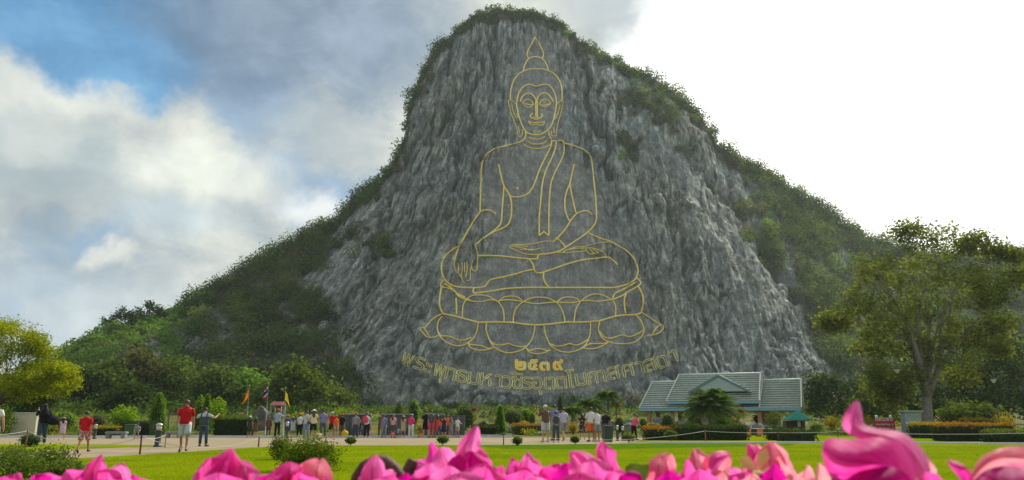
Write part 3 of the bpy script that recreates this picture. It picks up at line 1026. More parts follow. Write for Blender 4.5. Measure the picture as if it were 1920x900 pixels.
# lawn: its far edge curves away from the path that crosses on the left
edge = [(-60, 868), (100, 863), (200, 857), (330, 849), (420, 843), (500, 838), (600, 836), (800, 835), (1000, 834), (1110, 832.5), (1230, 831), (1400, 831), (1600, 832), (1760, 832.5), (1990, 834)]
lawn_pts = [gp(x, y) for x, y in edge] + [(40, -3), (-40, -3)]
sheet('lawn', lawn_pts, .010, MT['lawn'], 'bright yellow green mown lawn behind the pink flowers')
sheet('grass_verge', [gp(-60, 848), gp(150, 842), gp(230, 839), gp(310, 836.5), gp(300, 835), gp(150, 833), gp(-60, 833)], .010, MT['lawn'], 'narrow strip of lawn between path and road on the left')
mv_pts = [gp(1180, 829.5), gp(1990, 831), (70, 62), (14, 62)]
sheet('side_lawn', mv_pts, .012, MT['lawn'], 'strip of lawn in front of the clipped hedges on the right')

MT['concrete'] = plain('concrete', (.34, .35, .35), .8, var=.2, scale=3, bmp=.3)
MT['white_paint'] = plain('white_paint', (.72, .73, .72), .5, var=.08, scale=3)
MT['kerb'] = plain('pale_kerb', (.55, .57, .58), .7, var=.15, scale=2)


def kerb(p0, p1, label, h=.12, w=.16, mat='kerb'):
    a, b = Vector((*p0, 0)), Vector((*p1, 0))
    d = b - a
    root = empty('kerb', (a + b) / 2, label, 'kerb')
    L = d.length
    n = max(1, min(40, int(L / 1.2)))
    rz = math.atan2(d.y, d.x)
    me = MB().box((0, 0, h / 2 - .02), (L / n - .012, w, h + .04), bev=.015).mesh('kerb_stone')
    me.materials.append(MT[mat])
    for i in range(n):
        o = link('kerb_stone', me, root)
        o.location = a + d * ((i + .5) / n) - Vector(root.location)
        o.rotation_euler = (0, 0, rz + random.uniform(-.003, .003))


kerb(gp(-40, 820.5), gp(430, 820.5), 'pale kerb along the far side of the road left of the flagpoles')
kerb(gp(430, 820.5), gp(960, 820.3), 'pale kerb under the feet of the crowd')
kerb(gp(1215, 830), gp(1470, 830.5), 'pale kerb at the lawn edge below the long clipped hedge', .07, .12)
kerb(gp(1470, 830.5), gp(1960, 833.5), 'white kerb at the lawn edge on the far right', .08, .14)

# blades of grass
n = 90000
gy_ = np.sqrt(RNG.uniform(12.5 ** 2, 36 ** 2, n))
gx_ = RNG.uniform(-.72, .72, n) * gy_
ex_ = np.array([p[0] for p in lawn_pts[:-2]])
ey_ = np.array([p[1] for p in lawn_pts[:-2]])
ok = gy_ < np.interp(gx_, ex_, ey_) - .1
gx_, gy_ = gx_[ok], gy_[ok]
n = len(gx_)
ang = RNG.uniform(0, math.pi, n)
hh = RNG.uniform(.010, .030, n)
ww = RNG.uniform(.006, .013, n)
b0 = np.stack([gx_ - np.cos(ang) * ww, gy_ - np.sin(ang) * ww, np.full(n, .008)], -1)
b1 = np.stack([gx_ + np.cos(ang) * ww, gy_ + np.sin(ang) * ww, np.full(n, .008)], -1)
b2 = np.stack([gx_ + RNG.normal(0, .02, n), gy_ + RNG.normal(0, .02, n), .008 + hh], -1)
tag(link('grass', np_mesh('grass', np.stack([b0, b1, b2], 1).reshape(-1, 3), np.arange(n * 3).reshape(n, 3), RNG.random(n)), None, MT['grass']),
    'short grass blades of the lawn', None, None, 'stuff')

# ------------------------------------------------------------------ trees
def limb(mb, p0, p1, r0, r1, sag=.12, n=6, m=0):
    p0, p1 = Vector(p0), Vector(p1)
    L = (p1 - p0).length
    off = Vector((random.uniform(-1, 1), random.uniform(-1, 1), random.uniform(.2, 1))) * L * sag
    pts, rad = [], []
    for i in range(n + 1):
        s = i / n
        pts.append(p0.lerp(p1, s) + off * math.sin(math.pi * s) * (1 - s * .4))
        rad.append(r0 + (r1 - r0) * s ** .8)
    mb.tube(pts, rad, 7, m)


def tree(name, label, cat, px, Y, blobs, mat, leaf, per, leaf_n, csize, trunk_r, fork=.3, bark='bark', group=None, dy=.35, maxlimb=22, mats=None, forkpy=None, limbk=1.0):
    """trunk with limbs that end inside the crown; crown of leaf clumps in the given patches (px, py, rx, ry)"""
    base = M(px, Y)
    root = empty(name, base, label, cat, group)
    bl = []
    for (bx, by, rx, ry) in blobs:
        w = pxm(Y)
        c = at(bx, by, Y + random.uniform(-1, 1) * dy * rx * w * 2) - base
        bl.append((np.array(c), np.array((rx * w, max(rx, ry) * w * .9, ry * w))))
    me, cc = crown_mesh('crown', bl, per, csize, leaf_n, leaf)
    link('crown', me, root, MT[mat])
    top = Vector(np.mean([b[0] for b in bl], 0))
    fk = Vector((top.x * .2, 0, max(.5, min(b[0][2] - b[1][2] for b in bl) * 1.0 + fork)))
    if forkpy:
        fk.z = z_of(forkpy, Y) - base.z
    mb = MB()
    k = 6
    mb.tube([(0, 0, -.15), (0.02, 0, .1)] + [(fk.x * i / k + .05 * trunk_r * math.sin(i * 2.1), .04 * math.sin(i * 1.7), fk.z * i / k) for i in range(1, k + 1)],
            [trunk_r * 1.5, trunk_r * 1.15] + [trunk_r * (1 - .35 * i / k) for i in range(1, k + 1)], 10)
    order = sorted(range(len(bl)), key=lambda i: -bl[i][1][0])[:maxlimb]
    for i in order:
        c = Vector(bl[i][0])
        limb(mb, fk - Vector((0, 0, trunk_r * .6)), c, trunk_r * random.uniform(.22, .40) * limbk, trunk_r * .06, .10)
        for q in range(2):
            e = c + Vector(RNG.normal(size=3)) * bl[i][1][0] * .5
            limb(mb, fk.lerp(c, .65), e, trunk_r * .16, trunk_r * .04, .1, 4)
    mb.build('trunk', MT[bark], root)
    return root


BIG = [(1690, 437, 42, 20), (1740, 446, 48, 28), (1790, 468, 38, 26), (1828, 452, 26, 16), (1862, 470, 24, 16), (1896, 482, 24, 13), (1640, 505, 52, 34), (1716, 512, 66, 42),
       (1800, 522, 58, 38), (1868, 532, 42, 32), (1905, 520, 26, 22), (1612, 560, 44, 30), (1680, 582, 62, 42), (1760, 582, 58, 42), (1838, 592, 52, 42), (1572, 600, 34, 20),
       (1640, 648, 42, 26), (1702, 650, 58, 38), (1768, 655, 54, 38), (1836, 645, 44, 34), (1872, 652, 22, 16), (1655, 700, 32, 22), (1702, 706, 32, 22), (1800, 700, 34, 24), (1560, 604, 20, 12), (1850, 560, 34, 22), (1656, 726, 26, 22), (1682, 742, 14, 14), (1868, 612, 30, 20)]
big = tree('large_tree', 'large spreading tree with pale forked trunk right of the pavilion', 'tree', 1738, 72, BIG + [(1740, 540, 90, 50), (1730, 620, 90, 50), (1650, 610, 50, 40)], 'big', .31, 15, 62, .47, .56, fork=-.2, maxlimb=10, forkpy=742, limbk=1.7)
LT = [(-60, 640, 60, 40), (20, 625, 45, 22), (60, 640, 35, 16), (20, 665, 50, 24), (75, 690, 45, 20), (120, 695, 30, 14), (105, 722, 38, 16), (30, 712, 45, 16), (128, 715, 22, 10), (-40, 700, 60, 30), (70, 660, 30, 12), (50, 735, 35, 12), (0, 610, 30, 12)]
tree('yellow_tree', 'sunlit yellow green feathery tree at the left edge', 'tree', -20, 58, LT, 'yellow_tree', .16, 30, 66, .26, .20, fork=-.3, bark='bark_dark')
tree('dark_tree', 'dark leafy tree in the shade under the yellow tree', 'tree', 30, 75, [(20, 745, 40, 22), (60, 752, 35, 20), (-20, 750, 40, 26), (85, 745, 20, 16), (30, 770, 40, 14)], 'dark_tree', .24, 16, 60, .38, .16, bark='bark_dark')
# trees standing along the foot of the left flank
LEFT_TREES = [
    (470, 128, [(465, 712, 30, 16), (440, 728, 26, 16), (488, 728, 24, 18), (462, 745, 34, 16)], 'hill_bright', 'fresh green round tree behind the orange flag'),
    (556, 120, [(555, 695, 26, 18), (530, 715, 26, 18), (575, 715, 24, 20), (552, 738, 40, 20), (590, 735, 16, 16)], 'olive', 'olive green round crowned tree right of the yellow flag'),
    (400, 126, [(400, 705, 26, 14), (380, 722, 26, 16), (415, 728, 24, 16), (398, 745, 30, 14)], 'hill', 'dark rounded tree above the photographer in jeans'),
    (330, 130, [(335, 690, 30, 18), (310, 710, 26, 18), (350, 715, 26, 18), (330, 738, 32, 16)], 'hill', 'dark broad tree above the man in the red shirt'),
    (265, 128, [(265, 672, 30, 14), (245, 690, 28, 16), (285, 692, 26, 16), (262, 715, 34, 18)], 'hill_dry', 'brownish green tree on the low hill above the column topiary'),
    (200, 124, [(200, 690, 28, 16), (180, 708, 26, 16), (222, 710, 26, 18), (200, 735, 32, 16)], 'hill', 'dark tree at the hill foot behind the boy in red'),
    (150, 120, [(150, 705, 26, 16), (135, 725, 26, 16), (165, 728, 24, 16)], 'dark_tree', 'very dark tree beside the tip of the yellow tree crown'),
    (625, 135, [(625, 742, 22, 16), (640, 752, 18, 12), (610, 755, 20, 12)], 'olive', 'small olive tree at the left foot of the bare cliff'),
    (240, 112, [(240, 738, 26, 14), (265, 750, 24, 12), (215, 752, 24, 12)], 'dark_tree', 'low dark tree behind the bright leafy bush on the left'),
    (510, 118, [(505, 740, 22, 14), (520, 752, 20, 10), (490, 752, 20, 10)], 'hill', 'dark low tree behind the national flag'),
]
for px, Y, bl, mt, lab in LEFT_TREES:
    tree('hill_tree', lab, 'tree', px, Y, bl, mt, .62, 14, 44, .85, .22, bark='bark_dark', group='trees at the foot of the left flank')
# two trees that stand out on the skyline of the low shoulder
for px, py, r, lab in ((232, 596, 30, 'left of two dark trees standing up on the low left skyline'), (278, 584, 25, 'right of two dark trees standing up on the low left skyline')):
    tb = on_cliff(px, np.interp(px, RX, RY) + 4)
    root = empty('skyline_tree', tb, lab, 'tree', 'skyline trees')
    w = tb.y / F
    bl = [(np.array((dx * w, 0, dz * w)), np.array((rr * w, rr * w, rr * w * .7))) for dx, dz, rr in ((-r * .5, 18, r * .5), (r * .4, 24, r * .5), (0, 32, r * .4), (r * .75, 15, r * .36), (-r * .95, 12, r * .3))]
    me, cc = crown_mesh('crown', bl, 9, .7, 34, .75)
    link('crown', me, root, MT['dark_tree'])
    mb = MB()
    mb.tube([(0, 0, -1), (.2, 0, 1.6), (0, 0, 4)], [.35, .25, .12], 7)
    for b in bl:
        limb(mb, (.1, 0, 1.2), b[0], .15, .04, .1, 4)
    mb.build('trunk', MT['bark_dark'], root)
# dark trees at the right
RIGHT_TREES = [
    (1560, 98, [(1550, 715, 34, 18), (1530, 738, 30, 20), (1585, 735, 34, 22), (1555, 762, 45, 20), (1600, 765, 26, 20)], 'dark_tree', 'dense dark rounded tree just right of the pavilion'),
    (1640, 92, [(1640, 735, 26, 20), (1620, 760, 26, 18), (1660, 762, 26, 20), (1640, 780, 30, 12)], 'olive', 'lighter green tree behind the red sign'),
    (1690, 96, [(1690, 745, 28, 22), (1705, 772, 26, 16), (1675, 775, 22, 14)], 'dark_tree', 'dark tree behind the grey blue pillar'),
    (1800, 95, [(1800, 690, 44, 30), (1775, 725, 38, 28), (1830, 725, 40, 30), (1800, 762, 48, 26), (1770, 768, 30, 18)], 'dark_tree', 'dark tree filling the gap right of the pale trunk'),
    (1890, 92, [(1890, 655, 40, 26), (1860, 690, 40, 28), (1920, 695, 40, 34), (1885, 735, 50, 30), (1925, 750, 40, 30), (1850, 755, 32, 24)], 'dark_tree', 'tall dark tree at the right edge behind the lamp post'),
    (1820, 82, [(1820, 772, 30, 14), (1850, 780, 26, 10), (1790, 780, 24, 10)], 'olive', 'low olive shrub tree behind the gold topped hedge'),
]
for px, Y, bl, mt, lab in RIGHT_TREES:
    tree('garden_tree', lab, 'tree', px, Y, bl, mt, .40, 16, 52, .6, .22, bark='bark_dark', group='dark trees behind the garden on the right')


# ------------------------------------------------------------------ hedges, bushes, topiary
def surf_box(n, sx, sy, sz, rng=RNG, rough=.05):
    """points over the top and sides of a clipped box standing on z = 0"""
    ar = np.array([sx * sy, sx * sz, sx * sz, sy * sz, sy * sz])
    k = rng.choice(5, n, p=ar / ar.sum())
    a, b = rng.random(n), rng.random(n)
    x = np.where(k == 3, -.5, np.where(k == 4, .5, a - .5)) * sx
    y = np.where(k == 1, -.5, np.where(k == 2, .5, np.where(k == 0, b - .5, a - .5))) * sy
    z = np.where(k == 0, 1, b) * sz
    p = np.stack([x, y, z], -1)
    und = .06 * np.stack([vnoise(x * 1.7, y * 1.7, z * 1.7 + i * 9) for i in range(3)], -1)
    return p + und + rng.normal(0, rough, (n, 3)), k


def rng_edge(n):
    return RNG.normal(0, .06, n)


def hedge(px0, px1, py_top, py_bot, depth, mat, label, top_mat=None, leaf=.11, cat='hedge', dens=230, group=None):
    Y = y_ground(py_bot) if py_bot > 812 else 62
    x0, x1 = x_of(px0, Y), x_of(px1, Y)
    h = z_of(py_top, Y)
    z0 = gz(0, Y)
    h -= z0
    sx = x1 - x0
    root = empty('hedge', ((x0 + x1) / 2, Y + depth / 2, z0), label, cat, group)
    ar = sx * depth + 2 * sx * h + 2 * depth * h
    n = int(min(9000, ar * dens))
    p, k = surf_box(n, sx, depth, h)
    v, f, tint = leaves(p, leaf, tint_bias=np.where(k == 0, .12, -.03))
    mi = (k == 0) | (p[:, 2] > h - .15 + rng_edge(len(p)))
    mi = (mi if top_mat else np.zeros(len(p), bool)).astype(np.int32)
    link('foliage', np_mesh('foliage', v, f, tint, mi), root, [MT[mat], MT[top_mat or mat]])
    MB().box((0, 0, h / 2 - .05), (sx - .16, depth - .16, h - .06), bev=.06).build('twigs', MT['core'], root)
    return root


hedge(398, 466, 783, 818, 1.4, 'hedge', 'dark clipped hedge behind the photographer in jeans', 'bush')
hedge(214, 280, 791, 817, 1.2, 'hedge', 'rounded dark hedge behind the green bin on the left')
hedge(172, 216, 800, 818, .8, 'hedge', 'low hedge with yellow top behind the dark bollard on the left', 'hedge_gold')
hedge(886, 932, 798, 818, 1.2, 'hedge', 'small dark clipped hedge left of the cone topiary')
hedge(962, 1018, 796, 816, 1.2, 'bush', 'reddish gold topped hedge left of the man in the brown shirt', 'hedge_orange')
hedge(1212, 1268, 801, 826, 1.0, 'hedge', 'orange topped low hedge at the left end of the long hedge', 'hedge_orange')
hedge(1262, 1404, 799, 826, 1.5, 'hedge', 'long dark clipped hedge in front of the pavilion')
hedge(1446, 1476, 806, 826, .9, 'hedge', 'little clipped hedge right of the pavilion doors')
hedge(1476, 1532, 808, 829, 1.2, 'hedge', 'square dark clipped hedge below the green parasol')
hedge(1724, 1786, 794, 822, 1.4, 'hedge', 'gold topped hedge at the foot of the pale trunk', 'hedge_gold')
hedge(1778, 1908, 795, 828, 1.6, 'hedge', 'long orange and gold topped hedge on the right', 'hedge_orange')
hedge(1868, 1990, 808, 831, 1.2, 'hedge', 'dark clipped hedge in the lower right corner', 'bush')
hedge(1815, 1870, 786, 812, 1.2, 'hedge', 'farther dull gold hedge behind the long hedge on the right', 'hedge_gold')


def bush(px, Y, py_top, py_bot, wpx, mat, label, leaf=.12, n=900, cat='bush', shape='round', upd=.7, spread=1.0, group=None, name='bush', stem=False, ground=True, z0=None, shag=.10):
    base = M(px, Y)
    if not ground:
        base.z = z_of(py_bot, Y)
    h = z_of(py_top, Y) - base.z
    w = wpx * pxm(Y) / 2
    root = empty(name, base, label, cat, group)
    u = RNG.normal(size=(n, 3))
    u /= np.linalg.norm(u, axis=1, keepdims=True)
    rr = RNG.random((n, 1)) ** (.28 if shape != 'loose' else .5)
    zb = h * .25 if stem else 0
    if shape == 'cone':
        s = RNG.random(n) ** .75
        a = RNG.uniform(0, 2 * math.pi, n)
        r = w * (1 - s ** 1.5 * .88) * RNG.uniform(.85, 1.05, n)
        p = np.stack([r * np.cos(a), r * np.sin(a), h * s], -1)
    elif shape == 'column':
        s = RNG.random(n)
        a = RNG.uniform(0, 2 * math.pi, n)
        r = w * np.clip(1.0 - .45 * s - np.clip(s - .8, 0, 1) * 2.2, .05, 1) * RNG.uniform(.8, 1.08, n)
        p = np.stack([r * np.cos(a), r * np.sin(a), h * s], -1)
    else:
        p = u * rr * np.array([w, w * .9, (h - zb) / 2]) + np.array([0, 0, zb + (h - zb) / 2])
    p += RNG.normal(0, shag * min(w, h), (n, 3)) * (1.0 if shape != 'loose' else 2.0)
    p[:, 2] = np.maximum(p[:, 2], .02)
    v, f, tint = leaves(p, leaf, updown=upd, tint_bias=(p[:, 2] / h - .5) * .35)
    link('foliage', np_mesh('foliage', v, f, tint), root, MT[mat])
    mb = MB()
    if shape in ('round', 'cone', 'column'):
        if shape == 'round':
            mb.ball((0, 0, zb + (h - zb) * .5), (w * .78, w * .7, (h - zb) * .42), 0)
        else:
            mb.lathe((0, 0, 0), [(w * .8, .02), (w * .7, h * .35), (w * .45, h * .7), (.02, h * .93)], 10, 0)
    mb.tube([(0, 0, -.05), (.01, 0, h * .3), (0, .01, h * .55)], [max(.02, w * .09), max(.016, w * .07), .012], 6, 1)
    if shape == 'loose':
        for q in range(9):
            a = random.uniform(0, 6.28)
            mb.tube([(0, 0, 0), (w * .4 * math.cos(a), w * .4 * math.sin(a), h * .5), (w * .8 * math.cos(a), w * .7 * math.sin(a), h * random.uniform(.6, .95))], [.015, .010, .004], 5, 1)
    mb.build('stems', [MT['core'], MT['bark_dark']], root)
    return root


# shrubs on and beside the lawn
bush(578, y_ground(884), 826, 884, 112, 'lawn_bush', 'spreading leafy shrub on the lawn with light young shoots', .055, 5200, shape='loose', shag=.085)
bush(523, y_ground(862), 817, 862, 38, 'lawn_bush', 'darker small shrub at the left shoulder of the spreading shrub', .055, 1700, shape='loose', shag=.08)
SMALL = [(657, 820, 836, 20, 'round'), (830, 817, 836, 22, 'round'), (970, 820, 836, 18, 'loose'), (1078, 818, 834, 17, 'round'), (1179, 814, 830, 26, 'round'), (1258, 806, 829, 24, 'round')]
SL = ['little clipped shrub on the lawn edge right of the spreading shrub', 'square little shrub at the lawn edge under the men in dark shirts', 'straggly brownish little shrub at the lawn edge by the rope post',
      'small dark shrub at the lawn edge before the woman in patterned dress', 'round shrub at the lawn edge before the person in pink', 'spiky dark shrub standing before the long hedge']
for (px, t_, b_, w_, sh), lab in zip(SMALL, SL):
    bush(px, y_ground(b_), t_, b_, w_, 'bush', lab, .075, 650, shape=sh, stem=True, group='small shrubs along the lawn edge', name='small_shrub', upd=.9)
# loose flowering ground shrubs in the lower left corner
for i, (px, py, t_, w_, lab) in enumerate([(95, 893, 836, 80, 'dark leafy shrub in the lower left corner nearest the path'), (35, 905, 850, 110, 'pale leaved low shrub at the left bottom edge'),
                                           (20, 872, 838, 80, 'low fine leaved shrub at the left picture edge'), (120, 905, 866, 70, 'light green shrub just above the pink flowers on the left')]):
    bush(px, y_ground(py), t_, py, w_, 'shrub_left' if i != 0 else 'bush', lab, .05, 2200, shape='loose', group='shrubs in the lower left corner', name='leafy_shrub', shag=.08)
bush(55, y_ground(838), 813, 838, 40, 'hedge', 'round dark shrub behind the orange rope stake', .07, 700, name='small_shrub')
# garden planting beyond the road
GARDEN = [
    (293, 60, 737, 818, 34, 'topiary', 'tall column shaped topiary on the left', 'column', 2600, .12),
    (385, 66, 740, 800, 28, 'topiary', 'pointed bright green shrub behind the photographer', 'cone', 1300, .15),
    (372, 72, 742, 800, 26, 'bush_bright', 'upright bright shrub beside the man in red', 'column', 1100, .16),
    (405, 64, 744, 800, 36, 'bush_bright', 'bright upright leafy shrub right of the photographer', 'loose', 1500, .16),
    (228, 70, 760, 800, 52, 'bush_bright', 'bright green leafy bush behind the green bin', 'loose', 1700, .2),
    (118, 70, 771, 800, 46, 'bush_bright', 'bright bush behind the child in the pale dress', 'round', 900, .18),
    (5, 55, 760, 815, 40, 'bush_bright', 'light green bush at the far left edge', 'loose', 1000, .14),
    (88, 62, 796, 818, 40, 'bush', 'olive bush behind the woman in black', 'round', 800, .13),
    (180, 74, 775, 800, 34, 'hill_dry', 'brownish shrub behind the boy in red', 'round', 700, .18),
    (938, 57, 761, 817, 24, 'topiary', 'slim cone topiary in the middle of the garden', 'cone', 2200, .10),
    (775, 80, 748, 790, 22, 'topiary', 'round headed small tree above the crowd', 'round', 900, .18),
    (747, 82, 756, 792, 20, 'bush', 'thin upright bush left of the round headed tree', 'column', 600, .18),
    (872, 74, 757, 792, 40, 'bush', 'broad dark bush left of the red blossom', 'round', 1200, .18),
    (962, 84, 766, 790, 40, 'bush', 'flat rounded bush behind the cone topiary', 'round', 1100, .18),
    (985, 90, 765, 786, 26, 'topiary', 'pale round bush right of the flat bush', 'round', 800, .18),
    (998, 76, 771, 786, 14, 'topiary', 'tiny ball shaped bush beside the man in the white cap', 'round', 500, .12),
    (907, 64, 787, 800, 18, 'bush', 'dark little ball bush above the small hedge', 'round', 500, .10),
    (1051, 88, 744, 790, 14, 'dark_tree', 'narrow dark cone behind the right hand group', 'cone', 700, .18),
    (1162, 64, 780, 805, 20, 'bush', 'clipped ball bush behind the dark bin', 'round', 600, .11),
    (1207, 66, 782, 808, 18, 'topiary', 'clipped ball bush left of the brick pillars', 'round', 600, .11),
    (1253, 68, 774, 806, 28, 'bush', 'dark round bush between the two left pillars', 'round', 800, .13),
    (1300, 67, 772, 806, 20, 'bush', 'dark bush beside the second pillar', 'round', 700, .13),
    (1350, 66, 770, 806, 44, 'dark_tree', 'dark bush under the big palm', 'round', 1100, .15),
    (1452, 70, 768, 812, 36, 'olive', 'loose olive bush by the right pillar of the pavilion', 'loose', 900, .14),
    (1532, 64, 796, 825, 24, 'bush', 'round bush at the right end of the square hedge', 'round', 700, .12),
    (1075, 62, 792, 822, 20, 'hedge_gold', 'yellow flowering bush behind the man in grey shorts', 'loose', 700, .11),
    (925, 66, 792, 812, 26, 'hedge_gold', 'gold leaved low bush behind the small hedge', 'round', 600, .12),
    (1225, 63, 792, 808, 30, 'hedge_gold', 'gold bush below the left pillar', 'round', 600, .12),
    (1310, 65, 780, 804, 18, 'hedge_orange', 'orange bush by the second pillar', 'round', 500, .12),
    (1375, 68, 782, 806, 40, 'hedge_gold', 'gold leaved bush behind the long hedge right of the palm', 'round', 800, .12),
    (860, 88, 772, 794, 26, 'hill', 'dark bush at the foot of the cliff above the crowd', 'round', 700, .2),
    (640, 86, 765, 795, 30, 'bush_bright', 'yellow green spreading bush above the black shirt', 'loose', 700, .2),
    (662, 90, 770, 795, 22, 'hedge_gold', 'small yellow bush behind the crowd', 'loose', 500, .16),
    (560, 66, 772, 805, 46, 'bush_bright', 'sunlit bush behind the people in orange caps', 'round', 1100, .16),
    (1560, 66, 780, 822, 30, 'hedge_gold', 'yellow shrub behind the pink flower petal', 'loose', 700, .14),
    (1628, 62, 778, 812, 24, 'hedge_gold', 'yellow leaved shrub left of the red sign', 'loose', 700, .11),
    (1885, 70, 776, 800, 40, 'hedge_gold', 'gold shrub below the right hand lamp', 'loose', 800, .14),
    (1430, 84, 775, 795, 40, 'bush', 'green bush seen through the open pavilion', 'round', 700, .18),
]
for px, Y, t_, b_, w_, mt, lab, sh, n, lf in GARDEN:
    bush(px, Y, t_, b_, w_, mt, lab, lf, n, shape=sh, name='topiary' if 'topiary' in lab or 'clipped ball' in lab else 'bush', cat='topiary' if 'topiary' in lab or 'clipped ball' in lab else 'bush', shag=.06)
# red blossom on the broad dark bush
bush(889, 73.5, 764, 770, 12, 'red_flower', 'red blossom cluster beside the broad dark bush', .12, 160, name='flowering_plant', cat='flowers', ground=False)

# rocks
def rock(px, Y, wpx, hpx, label, mat='rock', group='rocks in the rising garden', name='garden_rock', cat='rock'):
    b = M(px, Y)
    w, h = wpx * pxm(Y) / 2, hpx * pxm(Y)
    mb = MB()
    mb.ball((0, 0, h * .35), (w, w * random.uniform(.6, .9), h * .72), 0, 11, 7)
    sd = random.uniform(0, 99)
    v = np.array(mb.v)
    q = v / (w * .9)
    d = 1 + .22 * fbm(q[:, 0] * 1.3 + sd, q[:, 1] * 1.3, q[:, 2] * 1.3 + sd, 3)
    d = np.round(d * 9) / 9 * .6 + d * .4
    v[:, :2] *= d[:, None]
    v[:, 2] = np.where(v[:, 2] > 0, v[:, 2] * d, v[:, 2])
    mb.v = [tuple(p) for p in v]
    mb.sm = [False] * len(mb.sm)
    o = mb.build(name, MT[mat])
    o.location = b
    o.rotation_euler = (0, 0, random.uniform(-.4, .4))
    return tag(o, label, cat, group)


rock(490, 74, 38, 38, 'big grey upright boulder behind the national flagpole', 'boulder', None, 'boulder')
spots = [(978, 70, 40, 12), (960, 66, 44, 12), (1005, 76, 26, 12), (1150, 72, 40, 16), (1175, 68, 30, 14), (1130, 80, 30, 12), (1190, 82, 40, 14), (905, 82, 22, 8), (930, 90, 26, 9),
         (1060, 84, 30, 10), (1205, 74, 26, 12), (1395, 72, 34, 14), (1370, 78, 30, 12), (1420, 74, 28, 10), (1100, 76, 28, 10), (845, 80, 20, 8), (1240, 84, 34, 12), (1280, 84, 28, 10),
         (1020, 64, 20, 7), (1330, 82, 30, 12), (1015, 59, 26, 7)]
ROCK_LABELS = ['low grey rock just left of the white capped photographer', 'flat grey rock behind the reddish gold hedge', 'grey rock by the head of the man in the brown shirt', 'grey rock behind the dark litter bin', 'grey rock right of the clipped ball bush by the bin', 'far grey rock behind the orange shorts', 'broad grey rock below the left roof wing', 'small grey rock left of the cone topiary', 'small far rock above the cone topiary', 'grey rock behind the lilac shirt', 'grey rock beside the left brick pillars', 'grey rock seen right of the big palm trunk', 'grey rock under the pavilion eaves behind the palm', 'grey rock left of the brown doors', 'grey rock behind the patterned dress', 'small grey rock above the right end of the crowd', 'grey rock seen between the left pillars', 'grey rock seen past the second pillar', 'little rock at the feet of the violet shirt', 'grey rock in the shade behind the big palm', 'flat pale rock on the road edge left of the photographer in brown']
for (px, Y, w_, h_), lab in zip(spots, ROCK_LABELS):
    rock(px, Y, w_, h_, lab)
rock(894, 72, 9, 9, 'small white painted stone beside the red blossom', 'white_paint', None, 'white_stone', 'stone')

# darker, greener sheet laid along the far lawn edge
mvg, t, out = new_mat('dark_green_grass')
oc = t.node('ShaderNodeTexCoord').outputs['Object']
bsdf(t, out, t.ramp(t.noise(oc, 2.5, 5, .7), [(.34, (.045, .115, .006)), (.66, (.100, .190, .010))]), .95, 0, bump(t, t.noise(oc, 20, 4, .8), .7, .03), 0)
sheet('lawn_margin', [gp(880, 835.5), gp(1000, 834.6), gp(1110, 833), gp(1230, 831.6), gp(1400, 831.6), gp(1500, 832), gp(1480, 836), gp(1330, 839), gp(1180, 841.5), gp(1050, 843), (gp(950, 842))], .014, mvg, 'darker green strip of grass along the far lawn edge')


# low planting of the garden: too dense to count, in three tones
def planting():
    sets = {'bush': [], 'hedge_gold': [], 'hill': [], 'topiary': []}
    for q in range(900):
        px = random.uniform(-120, 2040)
        Y = 57.5 + 125 * random.random() ** 1.7
        if 1190 < px < 1520 and Y > 64 and Y < 92:
            continue
        if 500 < px < 900 and Y < 60:
            continue
        n_ = vnoise(np.array([px / 60.0]), np.array([Y / 6.0]))[0]
        far = Y > 105
        if not far and n_ < -.05:
            continue
        if far and 640 < px < 1500 and random.random() < .3:
            continue
        s_ = random.uniform(.35, .85) if not far else random.uniform(.8, 1.7)
        if (px < 640 or px > 1480) and Y > 85:
            s_ *= 1.7
        k = 'hill' if far and random.random() < .75 else random.choices(('bush', 'hedge_gold', 'topiary', 'hill'), (4, 2.2 if 840 < px < 1500 else .8, 3, 2))[0]
        sets[k].append((M(px, Y), s_, Y))
    for k, lst in sets.items():
        cs, tb, sz = [], [], []
        for p, s_, Y in lst:
            n_ = int(60 + 60 * s_)
            u = RNG.normal(size=(n_, 3))
            u /= np.linalg.norm(u, axis=1, keepdims=True)
            u *= RNG.random((n_, 1)) ** .35 * np.array([s_ * 1.25, s_, s_ * .62])
            u[:, 2] = np.abs(u[:, 2] + s_ * .35)
            cs.append(np.array(p) + u)
            tb.append(np.full(n_, RNG.normal(0, .18)))
            sz.append(np.full(n_, .13 if Y < 80 else (.2 if Y < 105 else .38)))
        v, f, tint = leaves(np.concatenate(cs), np.concatenate(sz), tint_bias=np.concatenate(tb), ratio=.65)
        nm = {'bush': 'green_planting', 'hedge_gold': 'golden_planting', 'hill': 'dark_scrub', 'topiary': 'fresh_planting'}[k]
        tag(link(nm, np_mesh(nm, v, f, tint), None, MT[k]), {'bush': 'green ground cover shrubs filling the garden', 'hedge_gold': 'golden leaved ground cover in the garden', 'hill': 'dark scrub along the foot of the cliff',
                                                       'topiary': 'fresh green ground cover in the garden'}[k], None, None, 'stuff')


planting()

